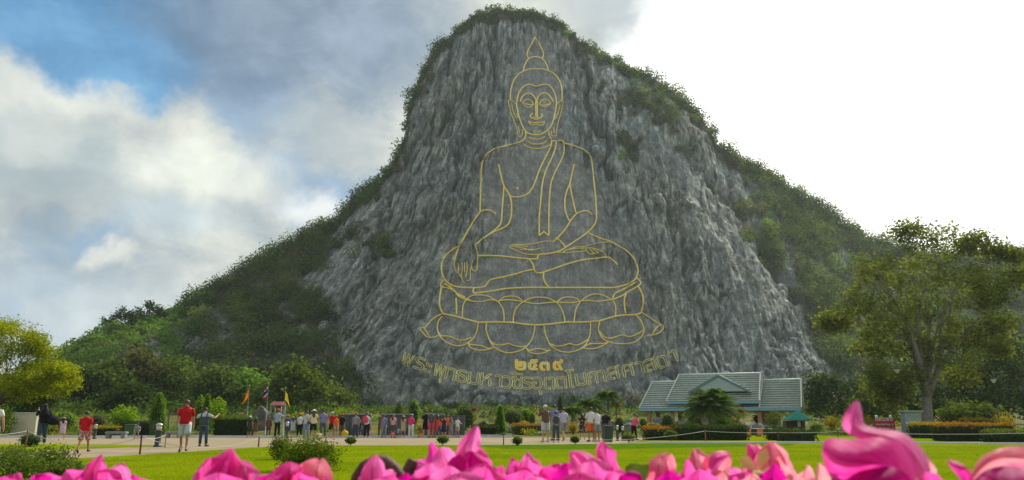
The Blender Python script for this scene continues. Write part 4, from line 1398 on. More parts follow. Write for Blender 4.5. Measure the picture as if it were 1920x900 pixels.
# ------------------------------------------------------------------ palms
def palm(px, Y, cpy, rpx, label, nf=26, mat='palm', trunk_r=.13, droop=.9, group='palms in the garden', up=.9):
    base = M(px, Y)
    root = empty('palm_tree', base, label, 'palm', group)
    top = z_of(cpy, Y) - base.z
    w = rpx * pxm(Y)
    mb = MB()
    k = 10
    mb.tube([(.03 * math.sin(i), .03 * math.cos(i * 1.3), top * i / k - (.1 if i == 0 else 0)) for i in range(k + 1)],
            [trunk_r * (1.25 - .35 * i / k) * (1.08 if i % 2 else .96) for i in range(k + 1)], 9)
    mb.build('trunk', MT['bark'], root)
    for i in range(nf):
        az = i * 2.39996 + random.uniform(-.2, .2)
        el = up * (1 - i / nf) * 1.25 + random.uniform(-.1, .1) - .25
        L = w * random.uniform(.85, 1.15)
        d = Vector((math.cos(az) * math.cos(el), math.sin(az) * math.cos(el), math.sin(el)))
        pts = []
        for j in range(9):
            s = j / 8
            pts.append(Vector((0, 0, top)) + d * L * s + Vector((0, 0, -droop * L * .62 * s * s)))
        vv, ff = [], []
        side = d.cross(Vector((0, 0, 1))).normalized()
        nl = 34
        for j in range(nl):
            s = .12 + .88 * j / nl
            q = s * 8
            a, b = int(q), min(int(q) + 1, 8)
            p = pts[a].lerp(pts[b], q - a)
            tdir = (pts[b] - pts[max(a - 1, 0)]).normalized()
            ll = L * .30 * math.sin(math.pi * min(.98, .15 + s * .85)) + .03
            for sg in (-1, 1):
                e = p + side * sg * ll * .85 + tdir * ll * .55 + Vector((0, 0, -ll * .42))
                wd2 = tdir * (.012 + w * .006)
                o = len(vv)
                vv += [p - wd2, p + wd2, p.lerp(e, .6) + wd2 * .9, e]
                ff.append((o, o + 1, o + 2, o + 3))
        o = len(vv)
        for j in range(9):
            vv += [pts[j] - side * .016, pts[j] + side * .016]
        for j in range(8):
            ff.append((o + 2 * j, o + 2 * j + 1, o + 2 * j + 3, o + 2 * j + 2))
        tv = np.clip(RNG.normal(.45, .2, len(ff)) + .15 * (el > .4), 0, 1)
        link('frond', np_mesh('frond', np.array([tuple(p) for p in vv]), np.array(ff), tv), root, MT[mat])
    return root


palm(1334, 63, 760, 60, 'big full palm in front of the pavilion roof', 70, trunk_r=.14, droop=.8, up=1.25)
palm(1141, 70, 740, 34, 'tallest of the three palms behind the right hand group', 26, trunk_r=.11)
palm(1108, 68, 755, 36, 'middle palm behind the people in white shirts', 26, trunk_r=.11)
palm(1074, 66, 768, 30, 'shortest feathery palm behind the man in grey shorts', 24, trunk_r=.10)
palm(1157, 69, 757, 14, 'yellow leaved little palm right of the tallest palm', 16, 'palm_yellow', .07)
palm(1385, 66, 770, 26, 'small yellowing palm right of the big palm', 16, 'palm_yellow', .08)
palm(315, 75, 757, 24, 'grey green palm between column topiary and man in red', 18, 'palm', .09)

# ------------------------------------------------------------------ the pavilion
MT['tile'] = plain('green_grey_tile', (.255, .30, .265), .65, var=.38, scale=4)
MT['lit_tile_edge'] = plain('sunlit_tile_edge', (.66, .72, .66), .5, var=.15, scale=5)  # sunlight on the course edges put into the pale colour; ridge caps share it
MT['verge'] = plain('pale_verge', (.62, .64, .60), .5, var=.1)
MT['fascia'] = plain('blue_fascia', (.22, .46, .58), .5, var=.12)
MT['gable'] = plain('pale_blue_gable', (.42, .52, .52), .6, var=.1)
MT['brick_orange'] = plain('orange_brick', (.46, .24, .13), .8, var=.25, scale=9, bmp=.4)
MT['door_wood'] = plain('brown_door_wood', (.20, .095, .045), .5, var=.25, scale=5)
MT['yellow_paint'] = plain('yellow_paint', (.55, .38, .03), .6)
MT['soffit'] = plain('soffit_board', (.30, .22, .15), .7)


def pavilion():
    Y = 84.0
    yaw = R(-22)
    x0 = x_of(1352, Y)
    root = empty('pavilion', (x0, Y + 1.5, gz(0, Y)), 'open pavilion with stepped green grey tiled roofs and blue fascia', 'pavilion', rz=yaw)
    zb = gz(0, Y)
    zE = z_of(766, Y) - zb            # low eaves
    zE2 = z_of(753, Y) - zb           # eaves of the raised middle
    zR = z_of(714, Y) - zb
    zR2 = z_of(701, Y) - zb

    def roof(name, xa, xb, ze, zr, half, y0, rows, slope_top_in=0.0, label=None):
        """two tiled slopes with stepped courses; slope_top_in draws the ridge in from the left end"""
        mb = MB()
        for s in (-1, 1):
            for i in range(rows):
                a, b = i / rows, (i + 1) / rows
                ya, yb_ = s * half * (1 - a), s * half * (1 - b)
                za, zc_ = ze + (zr - ze) * a, ze + (zr - ze) * b
                la, lb_ = xa + slope_top_in * a, xa + slope_top_in * b
                st = .075
                P = [(la, y0 + ya, za + st), (xb, y0 + ya, za + st), (xb, y0 + yb_, zc_), (lb_, y0 + yb_, zc_)]
                # course, its rounded nose painted pale as if sunlit and the shadowed riser
                mb.add(P, [(0, 1, 2, 3)] if s < 0 else [(3, 2, 1, 0)], 0)
                nose = [(la, y0 + ya, za + st), (xb, y0 + ya, za + st)]
                mb.tube([(la, y0 + ya + s * .02, za + st), (xb, y0 + ya + s * .02, za + st)], .042, 5, 1)
                mb.add([(la, y0 + ya, za - .03), (xb, y0 + ya, za - .03), nose[1], nose[0]], [(0, 1, 2, 3)], 0)
                # vertical joints between the tiles
                nt = int((xb - la) / .42)
                for q in range(nt):
                    xx = la + (q + .5 + (.5 if i % 2 else 0)) * (xb - la) / nt
                    if xx < xb - .05:
                        mb.add([(xx - .022, y0 + ya, za + st + .012), (xx + .022, y0 + ya, za + st + .012), (xx + .022, y0 + yb_, zc_ + .026), (xx - .022, y0 + yb_, zc_ + .026)],
                               [(0, 1, 2, 3)] if s < 0 else [(3, 2, 1, 0)], 0)
        o = mb.build('roof', [MT['tile'], MT['lit_tile_edge']], root)
        if label:
            o['label'] = label
        r2 = MB()
        r2.tube([(xa + slope_top_in - .1, y0, zr + .06), (xb + .1, y0, zr + .06)], .10, 8)
        r2.build('ridge_cap', MT['lit_tile_edge'], o)
        for xe, tin in ((xa, slope_top_in), (xb, 0)):
            for s in (-1, 1):
                MB().tube([(xe, y0 + s * (half + .05), ze + .05), (xe + tin, y0, zr + .12)], (.075), 6, 0, False).build('verge', MT['verge'], o)
        for s in (-1, 1):
            MB().box(((xa + xb) / 2, y0 + s * (half - .02), ze - .12), (xb - xa - .06, .06, .24)).build('fascia', MT['fascia'], o)
        for xe, tin in ((xa + .25, slope_top_in), (xb - .25, 0)):
            g = MB()
            g.add([(xe, y0 - half + .2, ze - .02), (xe, y0 + half - .2, ze - .02), (xe + tin, y0, zr - .08)], [(0, 1, 2)], 0)
            g.build('gable_end', MT['soffit'], o)
        return o

    roof('roof', -7.5, -3.2, zE, zR, 3.0, 0, 12, .9, 'lower left roof wing')
    roof('roof', 4.6, 8.55, zE, zR, 3.0, 0, 12, .25, 'lower right roof wing')
    roof('roof', -4.6, 4.65, zE2, zR2, 3.15, 0, 12, .9, 'raised middle roof')
    # middle band below the raised roof
    roof('roof', -3.3, 4.7, zE, zE2 - .1, 3.0, 0, 3, 0, 'low middle roof below the raised one')
    # small front gable
    gx, gh, gw = .8, z_of(706, Y) - zb, 3.0
    zb0 = z_of(735, Y) - zb
    yg = -2.95
    g = MB()
    g.add([(gx - gw + .2, yg, zb0), (gx + gw - .2, yg, zb0), (gx, yg, gh - .15), (gx - gw + .2, yg + .1, zb0), (gx + gw - .2, yg + .1, zb0), (gx, yg + .1, gh - .15)],
          [(0, 1, 2), (5, 4, 3), (0, 3, 4, 1), (1, 4, 5, 2), (2, 5, 3, 0)])
    gab = g.build('front_gable', MT['gable'], root)
    for s in (-1, 1):
        b = MB()
        b.tube([(gx + s * gw, yg - .06, zb0 - .05), (gx, yg - .06, gh)], (.13), 4, 0, False)
        b.build('barge_board', MT['fascia'], gab)
        r = MB()
        r.add([(gx + s * (gw + .15), yg - .2, zb0 - .02), (gx, yg - .2, gh + .14), (gx, yg + 2.8, gh + .14), (gx + s * (gw + .15), yg + 1.0, zb0 - .02),
               (gx + s * (gw + .15), yg - .2, zb0 - .10), (gx, yg - .2, gh + .05), (gx, yg + 2.8, gh + .05), (gx + s * (gw + .15), yg + 1.0, zb0 - .10)],
              [(0, 1, 2, 3), (7, 6, 5, 4), (0, 4, 5, 1), (1, 5, 6, 2), (2, 6, 7, 3), (3, 7, 4, 0)])
        r.build('gable_roof', MT['tile'], gab)
    # ceiling and pillars
    c = MB()
    c.box((0, 0, zE - .28), (15.6, 5.2, .06))
    c.build('ceiling', MT['soffit'], root)
    for xx in (-6.6, -4.2, -1.2, 1.6, 4.55, 7.6):
        for yy in (-2.3, 2.3):
            p = MB()
            p.box((xx, yy, zE / 2 - .22), (.40, .40, zE - .24), 0, bev=.02)
            p.box((xx, yy, zE - .40), (.52, .52, .10), 0)
            p.box((xx, yy, .12), (.54, .54, .26), 0)
            p.build('pillar', MT['brick_orange'], root)
    fl = MB()
    fl.box((0, 0, -.02), (16.2, 5.6, .18))
    fl.build('floor_slab', MT['concrete'], root)
    for i, xx in enumerate((5.15, 5.85)):
        d = MB()
        d.box((xx, -1.7, zE * .45), (.62, .06, zE * .80))
        d.box((xx, -1.745, zE * .62), (.44, .02, zE * .26), 0)
        d.box((xx, -1.745, zE * .25), (.44, .02, zE * .28), 0)
        d.build('door', MT['door_wood'], root)
    w = MB()
    w.box((.7, -2.2, zE * .45), (.3, .3, zE * .86))
    w.build('yellow_post', MT['yellow_paint'], root)
    bt = MB()
    bt.box((5.5, -1.45, zE * .45), (1.9, .12, zE * .9 - .1))
    bt.build('door_wall', MT['soffit'], root)


pavilion()

# ------------------------------------------------------------------ street furniture
MT['bin_green'] = plain('green_plastic', (.055, .13, .045), .5, var=.15)
MT['bin_dark'] = plain('dark_green_plastic', (.035, .06, .045), .5, var=.15)
MT['iron'] = plain('dark_iron', (.05, .055, .06), .5, .3)
MT['steel'] = plain('grey_steel', (.45, .46, .47), .4, .5)
MT['stake'] = plain('brown_stake', (.26, .12, .06), .8, var=.3, scale=12)
MT['stake_dark'] = plain('dark_red_stake', (.11, .045, .035), .8, var=.3, scale=12)
MT['rope'] = plain('white_rope', (.50, .49, .45), .8, var=.12, scale=40)
MT['parasol'] = plain('green_canvas', (.012, .23, .17), .7, var=.12)
MT['red_board'] = plain('red_board', (.38, .028, .045), .55, var=.12)
MT['blue_grey'] = plain('blue_grey_panel', (.23, .28, .33), .45, var=.12, scale=2)
MT['lamp_glass'] = plain('milky_lamp_glass', (.62, .58, .46), .35)
MT['orange_plastic'] = plain('orange_plastic', (.68, .16, .02), .45)
MT['black_plastic'] = plain('black_plastic', (.02, .02, .022), .45)
MT['maroon'] = plain('maroon_roof', (.24, .07, .075), .7)
MT['cream_wall'] = plain('cream_wall', (.60, .55, .40), .8, var=.12, scale=1.5)
MT['stone_grey'] = plain('grey_stone', (.22, .225, .22), .85, var=.25, scale=4, bmp=.5)
MT['dark_stone'] = plain('dark_stone', (.085, .095, .095), .85, var=.45, scale=3, bmp=.6)


def bin_(px, py, top, wpx, mat, label, Y=None):
    Y = Y or y_ground(py)
    b = M(px, Y)
    h = z_of(top, Y) - b.z
    w = wpx * pxm(Y)
    root = empty('litter_bin', b, label, 'bin', rz=R(12))
    mb = MB()
    mb.rings([[(sx * w * k / 2, sy * w * k * .45, z) for sx, sy in ((-1, -1), (1, -1), (1, 1), (-1, 1))] for k, z in ((.78, .03), (.80, .06), (.98, h * .86), (1.0, h * .88))], 0)
    mb.build('body', MT[mat], root)
    ld = MB().box((0, 0, h * .94), (w * 1.06, w * .98, h * .10), 0, bev=.03, taper=.96)
    ld.tube([(-w * .4, w * .52, h * .9), (w * .4, w * .52, h * .9)], .03, 6)
    ld.build('lid', MT[mat], root)
    for s in (-1, 1):
        MB().tube([(s * w * .36, w * .30, .06), (s * w * .44, w * .30, .06)], .07, 10).build('wheel', MT['black_plastic'], root)


bin_(243, 818, 795, 18, 'bin_green', 'mid green wheeled litter bin on the left of the road')
bin_(1140, 829.5, 797, 17, 'bin_dark', 'dark green litter bin by the lawn edge on the right')


def bollard(px, py, top, label, r=.09, Y=None):
    Y = Y or y_ground(py)
    b = M(px, Y)
    h = z_of(top, Y) - b.z
    root = empty('bollard_light', b, label, 'bollard', 'bollard lights along the road')
    MB().lathe((0, 0, -.02), [(r * 1.35, 0), (r * 1.3, .08), (r, .1), (r, h * .66), (r * 1.08, h * .68), (r * 1.05, h * .72)], 12).build('post', MT['iron'], root)
    MB().lathe((0, 0, h * .70), [(r * .85, 0), (r * .9, h * .19)], 12).build('lantern', MT['lamp_glass'], root)
    MB().lathe((0, 0, h * .89), [(r * 1.2, 0), (r * 1.1, .05), (r * .5, h * .10), (.01, h * .11)], 12).build('cap', MT['steel'], root)


bollard(177, 823, 795, 'dark bollard light behind the boy in red')
bollard(295, 838, 793, 'dark bollard light at the foot of the column topiary', .12)
bollard(1158, 826.5, 797, 'slim bollard right of the dark litter bin', .07)
bollard(1168, 826, 799, 'slimmer bollard left of the person in pink', .07)
bollard(537.5, 821, 790, 'bollard with pale lantern among the crowd in orange caps', .10)


def stake(px, py, top, label, mat='stake', r=.03):
    Y = y_ground(py)
    b = M(px, Y)
    h = z_of(top, Y)
    mb = MB()
    mb.tube([(0, 0, -.05), (.006, 0, h * .5), (0, .004, h * .97), (0, 0, h)], [r, r * .95, r * .9, r * .5], 7)
    mb.tube([(0, 0, h * .86), (0, 0, h * .93)], r * 1.35, 7)
    o = mb.build('rope_stake', MT[mat])
    o.location = b
    tag(o, label, 'stake', 'stakes of the rope barriers')
    return b + Vector((0, 0, h * .9))


def rope(p, q, label, sag=.12, r=.010):
    mid = (p + q) / 2
    pts = []
    for i in range(15):
        s = i / 14
        pts.append(p.lerp(q, s) + Vector((0, 0, -sag * 4 * s * (1 - s))) - mid)
    o = MB().tube(pts, r * .72, 5).build('rope', MT['rope'])
    o.location = mid
    tag(o, label, 'rope', 'ropes of the barriers')


s1 = stake(48, 839, 804, 'orange brown stake beside the woman in black')
s2 = stake(262, 852, 816, 'dark red stake in front of the bollard light at the path', 'stake_dark')
s3 = stake(309, 839, 812, 'thin brown stake left of the man in red', 'stake', .02)
s4 = stake(484.5, 838, 819, 'dark stake at the lawn edge left of the spreading shrub', 'stake_dark')
s5 = stake(944, 834.5, 811, 'reddish stake at the lawn edge below the cone topiary', 'stake')
s6 = stake(1323, 829, 806, 'brown stake in front of the long hedge')
s7 = stake(1460, 829, 809, 'dark thin stake right of the pavilion doors', 'stake_dark', .02)
s8 = stake(1572, 829.5, 807, 'dark stake left of the big pink petal', 'stake_dark', .02)
s9 = stake(2010, 836, 806, 'stake just outside the right picture edge', 'stake')
sl_ = stake(-60, 845, 806, 'stake just outside the left picture edge', 'stake')
s5b = stake(894, 826, 812, 'short stake half hidden behind the tall pink petal', 'stake_dark', .02)
rope(sl_, s1, 'rope from the left edge to the orange brown stake', .12, .014)
rope(s1, s2, 'long sagging rope from the orange brown stake past the boy in red', .42, .014)
rope(s2, s3, 'short rope between dark red and thin brown stakes', .10, .012)
rope(s2, s4, 'pale rope crossing in front of the man in red', .36, .012)
rope(s5b, s5, 'rope ending at the reddish stake below the cone topiary', .05, .014)
rope(s5, s6 + Vector((0, 0, -.0)), 'long rope across the legs of the right hand group', .34, .015)
rope(s6, s7, 'rope along the front of the long hedge', .04, .014)
rope(s7, s8, 'rope in front of the square hedge', .03, .014)
rope(s8, s9, 'rope along the gold topped hedges on the right', .12, .015)


# lamp posts
def lamp(px, Y, hpy, label, wpx=12):
    b = M(px, Y)
    h = z_of(hpy, Y) - b.z
    w = wpx * pxm(Y) / 2
    root = empty('lamp_post', b, label, 'street lamp', 'lamp posts among the trees')
    MB().lathe((0, 0, -.05), [(.10, 0), (.09, .3), (.035, .4), (.028, h - .1), (.07, h)], 10).build('pole', MT['iron'], root)
    MB().lathe((0, 0, h), [(w * .35, 0), (w * .6, w * .5), (w * .95, w * 1.1), (w * 1.0, w * 1.2)], 8).build('lantern', MT['lamp_glass'], root)
    MB().lathe((0, 0, h + w * 1.2), [(w * 1.1, 0), (w * .9, w * .2), (w * .2, w * .55), (.01, w * .9)], 8).build('cap', MT['iron'], root)


lamp(1694, 66, 700, 'left lamp post with pale lantern under the large tree')
lamp(1876, 62, 718, 'right lamp post with pale lantern before the dark trees', 11)


# flags
def flag(px, py, top, label, kind):
    Y = y_ground(py)
    b = M(px, Y)
    h = z_of(top, Y) - b.z
    root = empty('flagpole', b, label, 'flagpole', 'flagpoles behind the crowd')
    MB().lathe((0, 0, 0), [(.09, 0), (.08, .1), (.035, .15), (.024, h - .06), (.04, h - .05), (.035, h), (.01, h + .04)], 8).build('pole', MT['steel'], root)
    W_, H_ = .38, .72
    s = -1 if kind == 'orange' else 1
    nU, nV = 9, 8
    vv, ff, mi = [], [], []
    for i in range(nU + 1):
        for j in range(nV + 1):
            u, v = i / nU, j / nV
            if kind == 'thai':
                x = -(.04 + .30 * u * (.55 + .45 * v))
                z = h - .15 - .85 * v - .30 * u
                y = .10 * math.sin(u * 11 + v * 3) * (.4 + u)
            else:
                x = s * (.03 + W_ * u * (.25 + .75 * v))
                z = h - .22 - H_ * v * .8 - .55 * u * (.4 + .6 * v)
                y = .09 * math.sin(u * 8 + v * 4) * u
            vv.append((x, y, z))
    for i in range(nU):
        for j in range(nV):
            a = i * (nV + 1) + j
            ff.append((a, a + 1, a + nV + 2, a + nV + 1))
            mi.append([0, 1, 2, 2, 2, 1, 0, 0][j] if kind == 'thai' else 0)
    me = bpy.data.meshes.new('flag')
    me.from_pydata(vv, [], ff)
    me.polygons.foreach_set('material_index', mi)
    me.polygons.foreach_set('use_smooth', [True] * len(ff))
    link('flag', me, root, [MT['flag_red'], MT['flag_white'], MT['flag_blue']] if kind == 'thai' else MT['flag_' + kind])


for nm, c in (('flag_red', (.5, .02, .04)), ('flag_white', (.72, .72, .72)), ('flag_blue', (.03, .04, .22)), ('flag_orange', (.85, .24, .01)), ('flag_yellow', (.85, .66, .01))):
    MT[nm] = leafy(nm, c, c, .35, tcol=(1.1, 1.1, 1.1))
flag(461, 817, 723, 'left flagpole with a drooping orange flag', 'orange')
flag(497, 817, 718, 'middle flagpole with the furled red white and blue flag', 'thai')
flag(530, 817, 727, 'right flagpole with a drooping yellow flag', 'yellow')


# little maroon roofed shelter behind the flags
def shelter():
    Y = 92
    b = M(520, Y)
    root = empty('shelter', b, 'small shelter with a flat maroon roof behind the yellow flag', 'shelter')
    zt = z_of(753, Y) - b.z
    w = 22 * pxm(Y)
    r = MB()
    r.rings([[(-w / 2, -1, zt - .42), (w / 2, -1, zt - .42), (w / 2, 1, zt - .42), (-w / 2, 1, zt - .42)], [(-w / 2 + .05, -.3, zt), (w / 2 - .05, -.3, zt), (w / 2 - .05, .3, zt), (-w / 2 + .05, .3, zt)]], 0)
    r.build('roof', MT['maroon'], root)
    for x in (-1, 1):
        for y in (-1, 1):
            MB().tube([(x * w * .42, y * .8, -.1), (x * w * .42, y * .8, zt - .42)], .06, 6).build('post', MT['concrete'], root)


shelter()


def cream_wall():
    Y = 56
    a, b = M(18, Y), M(66, Y)
    root = empty('garden_wall', (a + b) / 2, 'cream rendered wall glimpsed behind the woman in black', 'wall')
    L = (b - a).length
    h = z_of(776, Y) - a.z
    MB().box((0, 0, h / 2 - .03), (L, .24, h + .06), bev=.01).build('wall_face', MT['cream_wall'], root)
    MB().box((0, 0, h + .05), (L + .1, .36, .09), bev=.02).build('coping', MT['kerb'], root)


cream_wall()


def stone_bench(px, py, wpx, hpx, label):
    Y = y_ground(py)
    b = M(px, Y)
    w, h = wpx * pxm(Y), hpx * pxm(Y)
    root = empty('stone_bench', b, label, 'bench', 'stone benches along the road', rz=R(6))
    MB().box((0, 0, h * .82), (w, .5, h * .36), bev=.03).build('seat', MT['stone_grey'], root)
    for s in (-1, 1):
        MB().box((s * w * .36, 0, h * .32), (w * .2, .42, h * .66), bev=.02).build('leg', MT['stone_grey'], root)


stone_bench(218, 822, 36, 12, 'grey stone bench left of the green bin')
stone_bench(325, 821, 26, 11, 'grey stone bench behind the man in red')


# low grey wall of panels behind the crowd
def panel_wall():
    Y = 54.5
    a, b = M(636, Y), M(872, Y)
    root = empty('altar_wall', (a + b) / 2, 'low grey stone wall with pale coping behind the crowd', 'wall')
    L = (b - a).length
    h = z_of(778, Y)
    n = 12
    me = MB().box((0, 0, h / 2 - .02), (L / n - .03, .3, h), bev=.02).mesh('panel')
    me.materials.append(MT['dark_stone'])
    for i in range(n):
        if i in (3, 7):
            continue
        o = link('panel', me, root)
        o.location = ((i + .5) * L / n - L / 2, random.uniform(-.01, .01), 0)
    cm = MB().box((0, 0, h + .03), (L / n - .015, .42, .10), bev=.02).mesh('coping_stone')
    cm.materials.append(MT['stone_grey'])
    for i in range(n):
        if i in (3, 7, 10, 11):
            continue
        o = link('coping_stone', cm, root)
        o.location = ((i + .5) * L / n - L / 2, 0, 0)


panel_wall()


def parasol():
    Y = 66
    b = M(1497, Y)
    root = empty('parasol', b, 'green square parasol over a small kiosk right of the pavilion', 'parasol')
    zt, ze = z_of(770, Y) - b.z, z_of(786, Y) - b.z
    w = 26 * pxm(Y)
    mb = MB()
    rim = [[(w * math.cos(a), w * .8 * math.sin(a), ze - .06) for a in (2 * math.pi * i / 8 for i in range(8))],
           [(w * math.cos(a), w * .8 * math.sin(a), ze) for a in (2 * math.pi * i / 8 for i in range(8))],
           [(w * .45 * math.cos(a), w * .36 * math.sin(a), ze + (zt - ze) * .62) for a in (2 * math.pi * i / 8 for i in range(8))],
           [(.03 * math.cos(a), .03 * math.sin(a), zt) for a in (2 * math.pi * i / 8 for i in range(8))]]
    mb.rings(rim, 0, False)
    mb.build('canopy', MT['parasol'], root)
    MB().tube([(0, 0, -.1), (0, 0, zt - .02)], .035, 8).build('pole', MT['steel'], root)
    k = empty('kiosk', b + Vector((0, .9, 0)), 'dark little kiosk with a white notice under the green parasol', 'kiosk')
    MB().box((0, 0, ze * .45), (1.5, .9, ze * .9), bev=.03).build('body', MT['bark_dark'], k)
    MB().box((.25, -.47, ze * .62), (.24, .03, .42)).build('notice', MT['white_paint'], k)
    MB().box((0, -.5, ze * .40), (1.5, .14, .06)).build('counter', MT['door_wood'], k)


parasol()


def sign():
    Y = 58
    b = M(1660.5, Y)
    root = empty('sign_board', b, 'red notice board with white lines of writing beside the pillar', 'sign')
    w = 38 * pxm(Y)
    z0, z1 = z_of(808, Y), z_of(784, Y)
    MB().box((0, 0, (z0 + z1) / 2), (w, .05, z1 - z0), bev=.01).build('board', MT['red_board'], root)
    for s in (-1, 1):
        p = MB().tube([(s * w * .34, .06, -.1), (s * w * .34, .06, z1 + .05)], .04, 8)
        p.ball((s * w * .34, .06, z1 + .12), .11)
        p.build('post', MT['white_paint'], root)
    tc_ = bpy.data.curves.new('writing', 'FONT')
    ob = bpy.data.objects.new('writing', tc_)
    COL.objects.link(ob)
    rows = [('กันตนวพาต', .42, .50), ('จนทหกน ก', .20, .16), ('ด สนหงนแ  ม', .20, -.14)]
    tc_.resolution_u = 2
    for txt, sz, zz in rows:
        tc_.body = txt
        tc_.size = sz
        dg = bpy.context.evaluated_depsgraph_get()
        dg.update()
        me = bpy.data.meshes.new_from_object(ob.evaluated_get(dg))
        xs_ = [v.co.x for v in me.vertices]
        sc_ = w * .84 / (max(xs_) - min(xs_))
        for v in me.vertices:
            v.co = Vector(((v.co.x - (max(xs_) + min(xs_)) / 2) * sc_, -.029, (z0 + z1) / 2 + (zz - .22) * (z1 - z0) + v.co.y * 1.0))
        link('writing', me, root, MT['white_paint'])
    bpy.data.objects.remove(ob)


sign()


def pillar():
    Y = 57
    b = M(1711, Y)
    root = empty('utility_pillar', b, 'grey blue concrete pillar with flat cap before the pale trunk', 'pillar', rz=R(-10))
    w = 27 * pxm(Y)
    h = z_of(772, Y) - b.z
    MB().box((0, 0, h / 2 - .03), (w, w * 1.1, h + .02), bev=.015).build('shaft', MT['blue_grey'], root)
    MB().box((0, 0, h + .03), (w * 1.3, w * 1.35, .09), bev=.015).build('cap', MT['concrete'], root)


pillar()


# orange and black striped barriers before the pavilion doors
def barrier(px, label, rz):
    Y = 54
    b = M(px, Y)
    root = empty('road_barrier', b, label, 'barrier', 'striped barriers before the pavilion', rz=rz)
    w, h = .8, .5
    for i in range(4):
        MB().add([(-w / 2 + i * w / 4 + .01, -.06, .08), (-w / 2 + (i + 1) * w / 4 - .01, -.06, .08), (-w / 2 + (i + 1) * w / 4 + .05, -.03, h), (-w / 2 + i * w / 4 + .07, -.03, h),
                  (-w / 2 + i * w / 4 + .01, .06, .08), (-w / 2 + (i + 1) * w / 4 - .01, .06, .08), (-w / 2 + (i + 1) * w / 4 + .05, .03, h), (-w / 2 + i * w / 4 + .07, .03, h)],
                 [(0, 1, 2, 3), (7, 6, 5, 4), (0, 4, 5, 1), (1, 5, 6, 2), (2, 6, 7, 3), (3, 7, 4, 0)]).build('stripe', MT['orange_plastic' if i in (0, 3) else 'black_plastic'], root)
    for s in (-1, 1):
        MB().box((s * w * .4, 0, .04), (.08, .4, .08)).build('foot', MT['black_plastic'], root)
    MB().tube([(-w / 2, 0, h + .02), (w / 2 + .08, 0, h + .02)], .02, 6).build('rail', MT['white_paint'], root)


barrier(1413, 'left orange and black barrier before the pavilion doors', R(14))
barrier(1436, 'right orange and black barrier before the pavilion doors', R(-16))

# ------------------------------------------------------------------ people
def cloth(name, c, var=.12, scale=20, rough=.85):
    return plain(name, c, rough, var=var, scale=scale, bmp=.2, spec=.15)


CL = {}
for nm, c in dict(red=(.48, .012, .022), white=(.66, .67, .69), greywhite=(.46, .49, .54), grey=(.24, .26, .28), dgrey=(.09, .10, .11), black=(.016, .016, .018), brown=(.13, .085, .055),
                  jeans=(.045, .075, .12), ljeans=(.20, .27, .38), navy=(.02, .03, .07), blue=(.03, .09, .25), lblue=(.33, .40, .52), purple=(.20, .21, .42), lilac=(.45, .46, .60), cream=(.62, .54, .36),
                  pink=(.80, .04, .28), coral=(.72, .10, .16), ppink=(.68, .36, .38), orange=(.80, .13, .015), capred=(.75, .10, .02), green=(.02, .32, .10), dgreen=(.025, .05, .03), beige=(.42, .34, .24),
                  straw=(.42, .33, .18), palepurple=(.50, .44, .55), yellow=(.70, .45, .02), vest=(.055, .085, .10), rpink=(.60, .07, .12)).items():
    CL[nm] = cloth('cloth_' + nm, c)


def checked(name, c1, c2, c3, sc):
    m, t, out = new_mat(name)
    o = t.node('ShaderNodeTexCoord').outputs['Object']
    ck = t.node('ShaderNodeTexChecker')
    t.l.new(o, ck.inputs['Vector'])
    ck.inputs['Scale'].default_value = sc
    t.put(ck.inputs[1], c1)
    t.put(ck.inputs[2], c2)
    n = t.noise(o, sc * .7, 2)
    bsdf(t, out, t.mix(t.step(n, .55, .6), ck.outputs[0], c3), .85, spec=.15)
    return m


CL['plaid'] = checked('plaid_cloth', (.42, .03, .04), (.60, .55, .52), (.25, .015, .02), 17)
CL['pattern'] = checked('patterned_cloth', (.02, .018, .02), (.05, .03, .035), (.50, .32, .30), 11)
CL['floral'] = checked('floral_cloth', (.50, .42, .56), (.56, .48, .60), (.62, .36, .40), 9)
SKIN = [plain('skin_' + n, c, .55, var=.08, scale=8, bmp=.05) for n, c in (('light', (.50, .27, .17)), ('tan', (.36, .18, .10)), ('brown', (.24, .115, .065)))]
HAIRM = [plain('hair_' + n, c, .5, var=.3, scale=30) for n, c in (('black', (.012, .010, .010)), ('brown', (.09, .045, .02)), ('grey', (.30, .29, .27)))]
MT['eye'] = plain('eye_dark', (.02, .015, .012), .3)
MT['shoe_dark'] = plain('dark_shoe', (.03, .03, .035), .6)
MT['shoe_light'] = plain('light_shoe', (.45, .44, .42), .6)
MT['shoe_red'] = plain('sandal', (.30, .10, .06), .6)


def rotx(p, a, o):
    """lean forward (towards -y) about the point o"""
    y, z = p[1] - o[1], p[2] - o[2]
    return Vector((p[0], o[1] + y * math.cos(a) - z * math.sin(a), o[2] + y * math.sin(a) + z * math.cos(a)))


